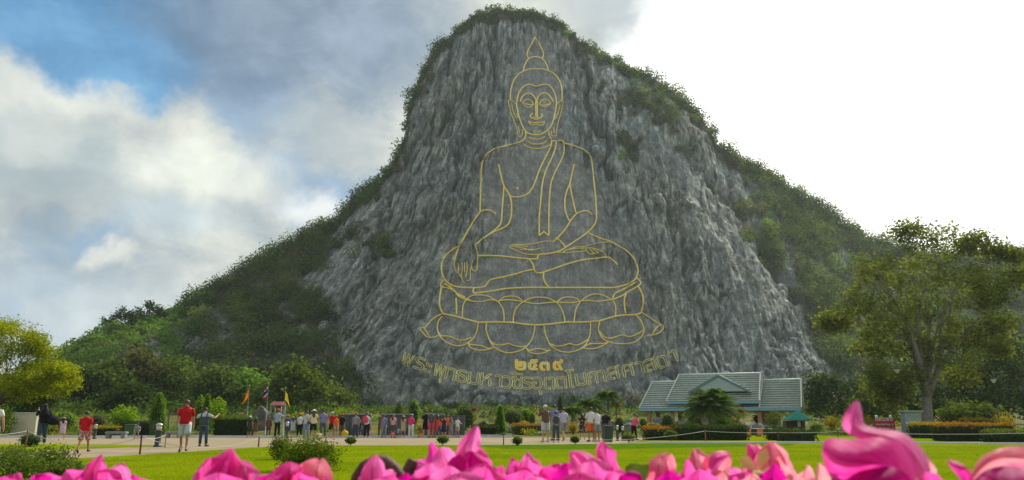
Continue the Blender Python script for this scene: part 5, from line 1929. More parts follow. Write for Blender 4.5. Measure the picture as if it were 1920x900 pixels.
def joints(legs=((0, 0), (0, 0)), arms=((8, 5, 12, 0), (8, 5, 12, 0)), lean=0, head=0, build=1.0, splay=5):
    """legs: (hip, knee) per side in degrees; arms: (out, forward, elbow, inward). Faces -y. Returns joint points with the sole on z = 0."""
    J = {}
    J['pelvis'] = Vector((0, 0, .94))
    for n, z, y in (('waist', 1.06, 0), ('chest', 1.27, .0), ('collar', 1.40, .01), ('neck', 1.475, .005), ('skull', 1.56, -.012), ('crown', 1.635, -.008)):
        J[n] = Vector((0, y, z))
    for i, s in ((0, -1), (1, 1)):
        out_, fw, el, inw = (R(a) for a in arms[i])
        sh = Vector((s * .172 * build, .01, 1.372))
        d = Vector((s * math.sin(out_), -math.sin(fw) * math.cos(out_), -math.cos(fw) * math.cos(out_)))
        eb = sh + d * .285
        f2 = fw + el
        d2 = Vector((s * (math.sin(out_) * .6 - math.sin(inw)), -math.sin(f2), -math.cos(f2))).normalized()
        wr = eb + d2 * .25
        hd = wr + d2 * .085
        J['sho%d' % i], J['elb%d' % i], J['wri%d' % i], J['han%d' % i] = sh, eb, wr, hd
        J['fdir%d' % i] = d2
    if lean:
        o = J['pelvis']
        for k in list(J):
            if k.startswith('fdir'):
                J[k] = rotx(J[k], R(lean), Vector((0, 0, 0)))
            elif k != 'pelvis':
                J[k] = rotx(J[k], R(lean), o)
    for i, s in ((0, -1), (1, 1)):
        h, k = R(legs[i][0]), R(legs[i][1])
        hp = J['pelvis'] + Vector((s * .095, 0, -.03))
        sp = math.sin(R(splay)) * s
        kn = hp + Vector((sp * .5, -math.sin(h), -math.cos(h))).normalized() * .43
        b = h - k
        an = kn + Vector((sp * .3, -math.sin(b), -math.cos(b))).normalized() * .41
        fd = Vector((sp * 1.6, -math.cos(min(b, .5)), math.sin(b) * .8 if b < 0 else 0)).normalized()
        if b < -.05:
            fd = Vector((sp * 1.2, -math.cos(b), math.sin(b))).normalized()
        J['hip%d' % i], J['kne%d' % i], J['ank%d' % i] = hp, kn, an
        J['hee%d' % i] = an + Vector((0, .045, -.055)) - fd * .0
        J['toe%d' % i] = an + fd * .17 + Vector((0, 0, -.055))
    lo = min(min(J['hee%d' % i].z, J['toe%d' % i].z) for i in (0, 1)) - .03
    for k in J:
        if not k.startswith('fdir'):
            J[k] = J[k] - Vector((0, 0, lo))
    return J


def body_mesh(J, build):
    names = ['pelvis', 'waist', 'chest', 'collar', 'neck', 'skull', 'crown']
    rad = {'pelvis': (.150 * build, .105 * build), 'waist': (.128 * build, .096 * build), 'chest': (.150 * build, .105 * build), 'collar': (.115, .075), 'neck': (.052, .055), 'skull': (.075, .092), 'crown': (.060, .072)}
    for i in (0, 1):
        names += [n + str(i) for n in ('sho', 'elb', 'wri', 'han', 'hip', 'kne', 'ank', 'hee', 'toe')]
        rad.update({'sho%d' % i: (.046, .046), 'elb%d' % i: (.041, .041), 'wri%d' % i: (.028, .030), 'han%d' % i: (.022, .036), 'hip%d' % i: (.088 * build, .090 * build),
                    'kne%d' % i: (.056, .058), 'ank%d' % i: (.038, .040), 'hee%d' % i: (.034, .034), 'toe%d' % i: (.034, .026)})
    ix = {n: i for i, n in enumerate(names)}
    ed = [('pelvis', 'waist'), ('waist', 'chest'), ('chest', 'collar'), ('collar', 'neck'), ('neck', 'skull'), ('skull', 'crown')]
    extra, er = [], []
    for i in (0, 1):
        s = str(i)
        ed += [('collar', 'sho' + s), ('sho' + s, 'elb' + s), ('elb' + s, 'wri' + s), ('wri' + s, 'han' + s), ('pelvis', 'hip' + s), ('hip' + s, 'kne' + s), ('kne' + s, 'ank' + s), ('ank' + s, 'toe' + s), ('ank' + s, 'hee' + s)]
    me = bpy.data.meshes.new('body')
    me.from_pydata([tuple(J[n]) for n in names], [(ix[a], ix[b]) for a, b in ed], [])
    ob = bpy.data.objects.new('body', me)
    COL.objects.link(ob)
    sk = ob.modifiers.new('skin', 'SKIN')
    sk.branch_smoothing = .3
    for i, n in enumerate(names):
        sv = me.skin_vertices[0].data[i]
        sv.radius = rad[n]
        sv.use_root = n == 'pelvis'
    sub = ob.modifiers.new('sub', 'SUBSURF')
    sub.levels = 1
    dg = bpy.context.evaluated_depsgraph_get()
    dg.update()
    res = bpy.data.meshes.new_from_object(ob.evaluated_get(dg))
    bpy.data.objects.remove(ob)
    # features carried by the same mesh: fingers, nose, ears, eyes
    mb = MB()
    vs_ = [tuple(v.co) for v in res.vertices]
    fs_ = [tuple(p.vertices) for p in res.polygons]
    mb.add(vs_, fs_, 0, True)
    sk_, cr = J['skull'], J['crown']
    up = (cr - J['neck']).normalized()
    rt = Vector((1, 0, 0))
    fw = rt.cross(up) * -1
    if fw.y > 0:
        fw = -fw
    mb.ball(sk_ + fw * .095 + up * .005, (.013, .016, .022), 0, 6, 4)
    mb.ball(sk_ + fw * .070 - up * .055, (.035, .028, .028), 0, 8, 5)
    mb.add([tuple(sk_ + fw * .099 - up * .038 + rt * a + up * b) for a, b in ((-.022, -.004), (.022, -.004), (.018, .004), (-.018, .004))], [(0, 1, 2, 3)], 1)
    for s in (-1, 1):
        mb.ball(sk_ + rt * s * .080 + up * .005, (.012, .022, .034), 0, 6, 4)
        mb.ball(sk_ + fw * .086 + rt * s * .030 + up * .026, (.011, .008, .008), 1, 6, 4)
    for i, s in ((0, -1), (1, 1)):
        h, d = J['han' + str(i)], J['fdir' + str(i)]
        b = Vector((0, 1, 0)) if abs(d.y) < .7 else Vector((1, 0, 0))
        b = (b - d * b.dot(d)).normalized()
        n = d.cross(b) * (-s)
        for q, (off, L) in enumerate(((-.030, .078), (-.010, .090), (.011, .084), (.030, .066))):
            p = h + b * off + d * .006
            mb.tube([p, p + d * L * .5 + n * .006, p + d * L * .95 + n * .026], [.0095, .0085, .006], 5, 0)
        p = h - d * .045 - b * .03
        mb.tube([p, p - b * .026 + d * .03, p - b * .034 + d * .062 + n * .012], [.012, .010, .007], 5, 0)
    return mb


BODY = {}
POSES = {
    'stand': dict(),
    'stand2': dict(legs=((4, 2), (-3, 3)), arms=((10, 8, 18, 4), (7, -4, 14, 4)), splay=7),
    'stand_wide': dict(arms=((14, 4, 22, 6), (14, 4, 22, 6)), splay=9),
    'holding': dict(arms=((10, 22, 82, 28), (10, 22, 82, 28)), splay=6),
    'photo': dict(arms=((18, 52, 100, 26), (18, 52, 100, 26)), splay=7),
    'photo_wide': dict(arms=((52, 30, 88, 20), (52, 30, 88, 20)), splay=8),
    'walk': dict(legs=((24, 8), (-18, 16)), arms=((8, -14, 16, 2), (8, 16, 26, 4))),
    'walk2': dict(legs=((-14, 22), (20, 6)), arms=((9, 14, 20, 2), (9, -12, 14, 2))),
    'wai': dict(arms=((12, 28, 118, 40), (12, 28, 118, 40))),
    'phone_up': dict(legs=((14, 6), (-12, 14)), arms=((10, 30, 90, 20), (12, 60, 80, 18))),
    'bend': dict(lean=24, arms=((10, 30, 50, 14), (10, 30, 50, 14)), legs=((8, 4), (-4, 4))),
    'sit': dict(legs=((92, 100), (88, 96)), arms=((12, 34, 50, 18), (12, 34, 50, 18)), lean=10),
    'crouch': dict(legs=((105, 140), (98, 135)), arms=((12, 55, 40, 16), (12, 55, 40, 16)), lean=28),
}


def loft(mb, rings, m=0, seg=14):
    """rings: (centre, rx, ry, up) stacked"""
    out_ = []
    for c, rx, ry, up in rings:
        up = Vector(up).normalized()
        a = Vector((1, 0, 0))
        a = (a - up * up.dot(a)).normalized()
        b = up.cross(a)
        out_.append([tuple(Vector(c) + a * rx * math.cos(t_) + b * ry * math.sin(t_)) for t_ in (2 * math.pi * j / seg for j in range(seg))])
    mb.rings(out_, m, True, True)


N_PEOPLE = [0]


def person(px, top, feet, rot, label, pose='stand', shirt='white', sleeve=.5, bottom='shorts', bcol='black', hat=None, hcol='capred', hair='short', hairc=0, skin=0, shoe='shoe_dark', build=1.0,
           group='people in the park', Y=None, seat=0.0):
    """rot: heading in degrees, 0 = facing the camera, 180 = facing the cliff"""
    Y = Y or y_ground(feet)
    base = M(px, Y)
    key = (pose, build)
    if key not in BODY:
        J = joints(build=build, **POSES[pose])
        BODY[key] = (J, body_mesh(J, build))
    J, bmb = BODY[key]
    Hn = (J['crown'].z + .085)
    want = z_of(top, Y) - base.z
    sc = want / (Hn + (.03 if hat else .015))
    root = empty('person', base, label, 'person', group, R(rot), sc)
    bm = bmb.mesh('body')
    link('body', bm, root, [SKIN[skin], MT['eye']])
    upt = (J['neck'] - J['pelvis']).normalized()
    # upper garment
    if bottom == 'dress' or shirt:
        mb = MB()
        kb = build
        rr = []
        if bottom == 'dress':
            pv = J['pelvis']
            rr += [(pv + Vector((0, 0, -.46)), .215 * kb, .175, (0, 0, 1)), (pv + Vector((0, 0, -.30)), .20 * kb, .16, (0, 0, 1)), (pv + Vector((0, 0, -.10)), .185 * kb, .145, (0, 0, 1))]
        elif bottom == 'robe':
            pv = J['pelvis']
            rr += [(pv + Vector((0, 0, -.30)), .225 * kb, .185, (0, 0, 1)), (pv + Vector((0, 0, -.10)), .195 * kb, .155, (0, 0, 1))]
        else:
            rr += [(J['pelvis'] + upt * -.05, .182 * kb, .135 * kb, upt)]
        rr += [(J['pelvis'] + upt * .06, .172 * kb, .128 * kb, upt), (J['waist'] + upt * .02, .156 * kb, .118 * kb, upt), (J['chest'] - upt * .05, .172 * kb, .124 * kb, upt),
               (J['chest'] + upt * .05, .182 * kb, .122 * kb, upt), (J['collar'] - upt * .015, .178, .100, upt), (J['collar'] + upt * .030, .135, .082, upt), (J['collar'] + upt * .052, .092, .070, upt), (J['neck'] - upt * .005, .066, .064, upt)]
        loft(mb, rr)
        if sleeve > 0:
            for i in (0, 1):
                s, e, w_ = J['sho%d' % i], J['elb%d' % i], J['wri%d' % i]
                ins_ = s + (Vector((0, s.y, s.z)) - s) * .35
                pts = [ins_ + Vector((0, 0, -.02)), s + Vector((0, 0, -.012))]
                rad = [.066, .066]
                if sleeve <= 1:
                    pts += [s.lerp(e, sleeve * .55), s.lerp(e, sleeve * 1.0)]
                    rad += [.062, .064 if sleeve < .9 else .056]
                else:
                    pts += [s.lerp(e, .6), e, e.lerp(w_, min(1, sleeve - 1))]
                    rad += [.066, .056, .050]
                mb.tube(pts, rad, 10)
        mb.build('dress' if bottom == 'dress' else ('robe' if bottom == 'robe' else 'shirt'), CL[shirt], root)
    # lower garment
    if bottom in ('shorts', 'trousers', 'robe'):
        mb = MB()
        end = {'shorts': .92, 'trousers': 1.92, 'robe': 1.92}[bottom]
        loft(mb, [(J['pelvis'] + Vector((0, 0, -.10)), .150 * build, .118 * build, (0, 0, 1)), (J['pelvis'] - Vector((0, 0, .02)), .174 * build, .130 * build, (0, 0, 1)), (J['pelvis'] + upt * .09, .160 * build, .120 * build, upt)])
        for i in (0, 1):
            h, k, a = J['hip%d' % i], J['kne%d' % i], J['ank%d' % i]
            if end < 1:
                mb.tube([h + Vector((0, 0, .03)), h.lerp(k, .3), h.lerp(k, .65), h.lerp(k, end)], [.100 * build, .102 * build, .095 * build, .098 * build], 12)
            else:
                mb.tube([h + Vector((0, 0, .03)), h.lerp(k, .4), k, k.lerp(a, .5), k.lerp(a, end - 1)], [.100 * build, .092 * build, .074, .068, .066], 12)
        mb.build('shorts' if bottom == 'shorts' else 'trousers', CL[bcol], root)
    for i in (0, 1):
        mb = MB()
        h, t_ = J['hee%d' % i], J['toe%d' % i]
        d = (t_ - h).normalized()
        a = J['ank%d' % i]
        mb.tube([h - d * .02 + Vector((0, 0, .012)), h + d * .05 + Vector((0, 0, .018)), h.lerp(t_, .7) + Vector((0, 0, .010)), t_ + d * .045], [(.040, .042), (.046, .050), (.048, .038), (.030, .022)], 10)
        mb.build('shoe', MT[shoe], root)
    # hair
    sk_, cr = J['skull'], J['crown']
    up = (cr - J['neck']).normalized()
    fw = Vector((1, 0, 0)).cross(up)
    if fw.y > 0:
        fw = -fw
    hc = sk_ + up * .035 - fw * .010
    hb = MB()
    seg, nr = 12, 8
    rings = []
    for r_ in range(nr + 1):
        th = math.pi * .62 * r_ / nr
        ring = []
        for j in range(seg):
            ph = 2 * math.pi * j / seg
            front_ = max(0, -math.sin(ph))
            thh = th * (1 - .42 * front_)
            q = Vector((.093 * math.sin(thh) * math.cos(ph), .112 * math.sin(thh) * math.sin(ph), .105 * math.cos(thh)))
            ring.append(tuple(hc + Vector((1, 0, 0)) * q.x - fw * q.y + up * q.z))
        rings.append(ring)
    hb.rings(rings, 0, False, True)
    if hair == 'long':
        hb.tube([hc - fw * .07 - up * .01, hc - fw * .095 - up * .12, hc - fw * .11 - up * .25, hc - fw * .10 - up * .36], [(.085, .05), (.10, .045), (.095, .035), (.05, .02)], 10)
    hb.build('hair', HAIRM[hairc], root)
    if hat:
        ht = MB()
        c = hc + up * .018
        dome = []
        for r_ in range(6):
            th = math.pi * .5 * (1 - r_ / 5.0)
            dome.append([tuple(c + Vector((1, 0, 0)) * (.104 * math.sin(th) * math.cos(ph) + 1e-4 * math.cos(ph)) - fw * (.124 * math.sin(th) * math.sin(ph) + 1e-4 * math.sin(ph)) + up * (.115 * math.cos(th) + .005))
                         for ph in (2 * math.pi * j / 14 for j in range(14))])
        ht.rings(dome, 0, True, True)
        if hat == 'cap':
            ht.add([tuple(c + Vector((1, 0, 0)) * x + fw * y + up * z) for x, y, z in ((-.085, .075, .02), (-.07, .165, -.002), (0, .195, -.008), (.07, .165, -.002), (.085, .075, .02),
                                                                               (-.085, .075, .032), (-.07, .165, .010), (0, .195, .004), (.07, .165, .010), (.085, .075, .032))],
                   [(0, 1, 2, 3, 4), (9, 8, 7, 6, 5), (0, 5, 6, 1), (1, 6, 7, 2), (2, 7, 8, 3), (3, 8, 9, 4)])
        else:
            ht.rings([[tuple(c + Vector((1, 0, 0)) * (r * math.cos(ph)) - fw * (r * 1.05 * math.sin(ph)) + up * z) for ph in (2 * math.pi * j / 16 for j in range(16))]
                      for r, z in ((.10, .022), (.19, .0), (.192, .008), (.10, .036))], 0, False, True)
        ht.build('cap' if hat == 'cap' else 'sun_hat', CL[hcol], root)
    N_PEOPLE[0] += 1
    return root, J, sc


def extra(root_j, fn, name, mat):
    root, J, sc = root_j
    mb = MB()
    fn(mb, J)
    return mb.build(name, mat, root)


# --- people on the left
person(-22, 748, 858, 200, 'person at the left picture edge of whom only a bare arm shows', 'stand_wide', 'white', .6, 'shorts', 'grey', build=1.1)
wb = person(76, 755, 836, 215, 'woman in long black hooded top and blue jeans walking with a phone raised', 'phone_up', 'black', 1.9, 'trousers', 'jeans', None, hair='long', build=1.08, shoe='shoe_light')
person(115, 781, 826, 200, 'child in a pale purple flowered dress walking behind the woman in black', 'walk', 'floral', .4, 'dress', hat='hat', hcol='straw', hair='long', shoe='shoe_light')
person(155, 769, 850, 195, 'boy in red T-shirt and red and white checked shorts seen from behind', 'walk', 'red', .8, 'shorts', 'plaid', skin=1, build=1.12, shoe='shoe_dark')
mr_ = person(343, 747, 848, 14, 'man in red shirt, pale shorts and dark glasses striding towards the camera', 'walk2', 'red', .75, 'shorts', 'greywhite', hairc=1, build=1.12, shoe='shoe_dark', skin=1)


def glasses(mb, J):
    s, up = J['skull'], (J['crown'] - J['neck']).normalized()
    for x in (-1, 1):
        mb.box((s.x + x * .034, s.y - .098, s.z + .028), (.052, .012, .030), bev=.004)
        mb.tube([(s.x + x * .060, s.y - .095, s.z + .034), (s.x + x * .086, s.y + .0, s.z + .03)], .004, 4)
    mb.tube([(s.x - .02, s.y - .102, s.z + .036), (s.x + .02, s.y - .102, s.z + .036)], .005, 4)


extra(mr_, glasses, 'sunglasses', MT['black_plastic'])
ph = person(380, 762, 837, 178, 'photographer in grey shirt, dark vest and jeans with elbows out', 'photo_wide', 'greywhite', .7, 'trousers', 'jeans', build=1.1, shoe='shoe_dark')


def vest(mb, J):
    up = (J['neck'] - J['pelvis']).normalized()
    loft(mb, [(J['pelvis'] + up * -.04, .19 * 1.1, .145 * 1.1, up), (J['waist'], .175 * 1.1, .135 * 1.1, up), (J['chest'] - up * .02, .188 * 1.1, .14 * 1.1, up), (J['chest'] + up * .015, .185 * 1.1, .135 * 1.1, up)])
    for s in (-1, 1):
        mb.tube([J['chest'] + Vector((s * .12, .13, 0)), J['collar'] + Vector((s * .12, .06, .045)), J['chest'] + Vector((s * .12, -.14, 0))], .028, 6)


extra(ph, vest, 'vest', CL['vest'])
person(256, 792, 823, 20, 'seated person in grey with a blue cap beside the green bin', 'sit', 'grey', .6, 'shorts', 'dgrey', 'cap', 'blue', skin=1)
G = 'visitors watching the cliff in the long crowd'
# --- the crowd, from left to right
CROWD = [
    (466, 779, 820.5, 170, 'woman in dark green dress and white cap at the left end of the crowd', 'stand', 'dgreen', .3, 'dress', None, 'cap', 'white', 'long', 0),
    (479, 781, 820, 160, 'person in brown dress and green cap beside the first flagpole', 'holding', 'brown', .5, 'dress', None, 'cap', 'green', 'long', 0),
    (502, 779, 819.5, 180, 'person wrapped in a long dark brown robe by the middle flagpole', 'stand', 'brown', 1.8, 'robe', 'brown', None, None, 'short', 1),
    (518, 765, 820.5, 182, 'tall man in pale blue shirt, dark trousers and orange cap left of the bollard', 'photo_wide', 'lblue', .8, 'trousers', 'black', 'cap', 'capred', 'short', 0),
    (537, 776, 820.5, 175, 'boy in blue shirt and orange cap by the pale bollard', 'stand', 'blue', .7, 'shorts', 'navy', 'cap', 'capred', 'short', 0),
    (547, 779, 820, 185, 'woman in grey top and skirt with a small straw hat', 'holding', 'greywhite', .9, 'dress', None, 'hat', 'straw', 'long', 1),
    (560, 775, 819.5, 180, 'person in white shirt and orange cap half hidden behind grey shirts', 'stand2', 'white', .7, 'trousers', 'black', 'cap', 'capred', 'short', 0),
    (572, 769, 823, 176, 'man in grey T-shirt and pale jeans with a dark shoulder bag', 'holding', 'greywhite', .8, 'trousers', 'ljeans', None, None, 'short', 0),
    (587, 765, 824, 180, 'woman in cream top, black shorts and white brimmed hat', 'holding', 'cream', .5, 'shorts', 'black', 'hat', 'white', 'long', 1),
    (604, 766, 821, 184, 'broad man in violet blue shirt and dark trousers', 'stand_wide', 'purple', .8, 'trousers', 'dgrey', None, None, 'short', 0),
    (620, 771, 820.5, 180, 'woman in bright red top, black shorts and white cap', 'holding', 'red', .3, 'shorts', 'black', 'cap', 'white', 'short', 1),
    (629, 778, 820, 190, 'child in orange clothes and orange cap beside the red top', 'stand2', 'orange', .6, 'shorts', 'beige', 'cap', 'capred', 'short', 0),
    (641, 775, 820.5, 178, 'man in black T-shirt and orange cap by the yellow bundle', 'stand', 'black', .8, 'shorts', 'dgrey', 'cap', 'capred', 'short', 0),
    (665, 774, 820.5, 180, 'person in grey T-shirt and jeans left of the pink backpack', 'stand', 'grey', .7, 'trousers', 'jeans', None, None, 'short', 1),
    (673, 786, 820, 175, 'child in dark clothes with an orange red hat', 'stand2', 'navy', .7, 'shorts', 'dgrey', 'cap', 'capred', 'short', 0),
    (686, 772, 820.5, 182, 'person in white shirt and black trousers carrying a pink backpack', 'stand_wide', 'white', .7, 'trousers', 'black', None, None, 'short', 0),
    (712, 773, 820.5, 176, 'woman in a long dark brown overall with bare shoulders', 'holding', 'brown', .1, 'trousers', 'brown', None, None, 'short', 1),
    (719, 778, 820, 190, 'slim person in blue T-shirt and grey trousers beside the brown overall', 'stand', 'purple', .6, 'trousers', 'grey', None, None, 'short', 0),
    (736, 776, 820.5, 180, 'woman in pale pink T-shirt and dark shorts', 'stand_wide', 'ppink', .7, 'shorts', 'dgrey', None, None, 'long', 1),
    (756, 777, 820.5, 178, 'woman with long brown hair in a beige outfit and light hat', 'stand2', 'beige', .4, 'dress', None, 'hat', 'straw', 'long', 1),
    (770, 776, 820.5, 180, 'woman in hot pink top, white trousers and grey hat', 'holding', 'pink', .6, 'trousers', 'white', 'hat', 'grey', 'short', 0),
    (797, 768, 821, 182, 'tall man in a loose black shirt and long black shorts', 'stand_wide', 'black', .8, 'shorts', 'black', None, None, 'short', 0),
    (808, 768, 821, 178, 'tall man in dark grey T-shirt and pinkish red shorts', 'stand2', 'dgrey', .8, 'shorts', 'rpink', None, None, 'short', 0),
    (818, 776, 820.5, 184, 'woman in pink top and dark skirt right of the two tall men', 'stand', 'rpink', .5, 'dress', None, None, None, 'long', 0),
    (826, 778, 820.5, 180, 'woman in orange top and blue shorts', 'holding', 'orange', .4, 'shorts', 'blue', 'hat', 'dgreen', 'long', 1),
    (833, 781, 820.5, 176, 'woman in a dark navy dress', 'stand', 'navy', .3, 'dress', None, None, None, 'long', 0),
    (839.5, 776, 820, 185, 'man in orange red T-shirt at the right end of the crowd', 'stand2', 'orange', .6, 'shorts', 'brown', None, None, 'short', 1),
    (845, 781, 820.5, 150, 'woman in a grey patterned top and grey skirt', 'holding', 'grey', .5, 'dress', None, None, None, 'long', 1),
    (858, 780, 820.5, 170, 'person in white top and brown shorts last on the right of the crowd', 'holding', 'white', .6, 'shorts', 'beige', None, None, 'short', 1),
]
PJ = {}
for i, (px, tp, ft, rot, lab, pose, sh, sl2, bt, bc, hat, hcl, hr, hcx) in enumerate(CROWD):
    dj = random.uniform(-.5, .9) if ft < 821.5 else 0
    PJ[px] = person(px + random.uniform(-1.5, 1.5), tp + random.uniform(-1, 1.5), ft + dj, rot + random.uniform(-28, 28), lab, pose, sh, sl2, bt, bc or 'black', hat, hcl or 'white', hr, hcx, random.choice((0, 0, 1)), random.choice(('shoe_dark', 'shoe_light', 'shoe_red')),
                    1.1 if 'broad' in lab or 'loose' in lab or 'man in grey' in lab else 1.0, G)
person(746, 800, 820.5, 170, 'person in pale blue sitting on the kerb between the pink shirts', 'sit', 'lblue', .7, 'shorts', 'navy', None, None, 'short', 0, 1, 'shoe_dark', 1.0, G)
person(789, 797, 820.5, 200, 'crouching person in brown at the feet of the tall men', 'crouch', 'brown', .8, 'shorts', 'orange', None, None, 'short', 1, 1, 'shoe_red', 1.0, G)
person(803, 802, 820.5, 160, 'second crouching figure in rusty brown behind the pink shorts', 'crouch', 'brown', .8, 'shorts', 'brown', None, None, 'short', 0, 1, 'shoe_red', 1.0, G)
# --- group on the right
G2 = 'visitors in the group on the right'
GROUP = [
    (1023, 758, 829, 205, 'man in brown T-shirt, pale shorts and white cap taking a picture', 'photo', 'brown', .9, 'shorts', 'greywhite', 'cap', 'white', 'short', 2, 1.15),
    (1040, 757, 826, 195, 'man in violet shirt hidden behind the backpack wearer', 'stand', 'purple', .7, 'shorts', 'grey', None, None, 'short', 0, 1.0),
    (1043, 770, 830, 180, 'person in grey shirt and dark jeans with a dark backpack', 'stand2', 'grey', .8, 'trousers', 'jeans', None, None, 'short', 0, 1.0),
    (1057, 763, 826.5, 200, 'man in pale lilac T-shirt and grey shorts', 'walk', 'lilac', .8, 'shorts', 'grey', None, None, 'short', 0, 1.1),
    (1092, 773, 825, 180, 'woman in short black patterned dress with long black hair', 'holding', 'pattern', .4, 'dress', None, None, None, 'long', 0, 1.0),
    (1109, 762, 828, 200, 'man in white T-shirt and orange shorts', 'holding', 'white', .9, 'shorts', 'orange', None, None, 'short', 0, 1.15),
    (1120, 766, 828, 215, 'man in white shirt and grey shorts beside the orange shorts', 'stand', 'white', .8, 'shorts', 'grey', None, None, 'short', 1, 1.05),
    (1135, 770, 826, 150, 'person in black top leaning behind the dark litter bin', 'bend', 'black', .8, 'trousers', 'dgrey', None, None, 'short', 0, 1.15),
    (1189, 776, 826, 120, 'person in coral pink shirt, black trousers and grey cap leaning forward', 'bend', 'coral', .9, 'trousers', 'black', 'cap', 'grey', 'short', 0, 1.1),
]
for px, tp, ft, rot, lab, pose, sh, sl2, bt, bc, hat, hcl, hr, hcx, bd in GROUP:
    PJ[px] = person(px, tp, ft, rot, lab, pose, sh, sl2, bt, bc or 'black', hat, hcl or 'white', hr, hcx, random.choice((0, 0, 1)), random.choice(('shoe_dark', 'shoe_light', 'shoe_red')), bd, G2)


# --- things they carry
def carried(pj, name, label, cat, parts):
    """a thing of its own placed in the wearer's frame"""
    root, J, sc = pj
    mw = Matrix.Translation(root.location) @ Matrix.Rotation(root.rotation_euler.z, 4, 'Z') @ Matrix.Scale(sc, 4)
    e = empty(name, root.location, label, cat, None, root.rotation_euler.z, sc)
    for nm, fn, mt in parts:
        mb = MB()
        fn(mb, J)
        mb.build(nm, mt, e)


def pack(w, h, d):
    def f(mb, J):
        c = J['chest'] + Vector((0, .125 + d / 2, -.04))
        mb.box(c, (w, d, h), bev=.05)
        mb.box(c + Vector((0, d / 2 + .02, -h * .15)), (w * .7, .06, h * .45), bev=.02)
    return f


def straps(mb, J):
    for s in (-1, 1):
        mb.tube([J['chest'] + Vector((s * .1, .14, -.08)), J['collar'] + Vector((s * .1, .05, .05)), J['collar'] + Vector((s * .1, -.07, .03)), J['chest'] + Vector((s * .11, -.135, -.02)), J['waist'] + Vector((s * .14, -.06, .05))], .018, 6)


carried(PJ[686], 'backpack', 'pink backpack on the person in white shirt and black trousers', 'backpack', [('pack', pack(.32, .44, .16), CL['rpink']), ('strap', straps, CL['rpink'])])
carried(PJ[1043], 'backpack', 'dark backpack on the person in grey shirt and dark jeans', 'backpack', [('pack', pack(.27, .42, .14), CL['vest']), ('strap', straps, CL['vest'])])


def shoulder_bag(mb, J):
    mb.box(J['pelvis'] + Vector((-.2, .10, .02)), (.24, .10, .20), bev=.03)
    mb.tube([J['pelvis'] + Vector((-.2, .1, .1)), J['chest'] + Vector((0, .14, 0)), J['collar'] + Vector((.12, .05, .05))], .013, 5)


carried(PJ[572], 'shoulder_bag', 'brown black shoulder bag on the man in grey T-shirt and pale jeans', 'bag', [('bag', shoulder_bag, CL['brown'])])


def big_bag(mb, J):
    c = J['pelvis'] + Vector((-.34, .16, .06))
    mb.ball(c, (.26, .20, .20), 0, 14, 9)
    mb.tube([c + Vector((0, 0, .15)), J['collar'] + Vector((-.14, .02, .04)), c + Vector((.14, -.05, .14))], .014, 5)


carried(wb, 'black_bag', 'big bulging black bag hanging beside the woman in black', 'bag', [('bag', big_bag, CL['black'])])


def hood(mb, J):
    s, up = J['skull'], Vector((0, 0, 1))
    mb.tube([s + Vector((0, .03, .10)), s + Vector((0, .035, .03)), J['neck'] + Vector((0, .04, -.03)), J['chest'] + Vector((0, .05, .02)), J['chest'] + Vector((0, .06, -.12))],
            [(.06, .07), (.108, .105), (.12, .11), (.20, .15), (.215, .15)], 12)


extra(wb, hood, 'headscarf', CL['black'])


def bundle(px, py, w, label, mat, name, cat, flat=1.0):
    Y = y_ground(py)
    b = M(px, Y)
    mb = MB()
    mb.ball((0, 0, w * .46), (w * .5, w * .4 * flat, w * .5), 0, 12, 8)
    v = np.array(mb.v)
    mb.v = [tuple(p) for p in v * (1 + .10 * fbm(v[:, 0] * 9, v[:, 1] * 9, v[:, 2] * 9, 2))[:, None]]
    mb.tube([(-.05 * w, 0, w * .92), (0, 0, w * 1.15), (.06 * w, 0, w * .92)], w * .06, 6)
    o = mb.build(name, mat)
    o.location = b
    tag(o, label, cat)


bundle(646, 820.3, .46, 'bulging yellow cloth bundle on the ground by the black shirt', CL['yellow'], 'cloth_bundle', 'bundle')
bundle(693, 820.3, .40, 'round pink bag on the ground right of the black trousers', CL['ppink'], 'round_bag', 'bag', .5)
bundle(735, 820.3, .32, 'small orange bag on the ground below the pale pink shirt', CL['orange'], 'small_bag', 'bag')
bundle(597, 824.5, .40, 'cream bag on the ground beside the woman in cream', CL['cream'], 'tote_bag', 'bag', .6)
bundle(851, 820.3, .30, 'small blue bag on the ground at the right end of the crowd', CL['blue'], 'little_bag', 'bag')
bundle(823.5, 820.2, .30, 'blue pouch behind the orange top', CL['blue'], 'pouch', 'bag')

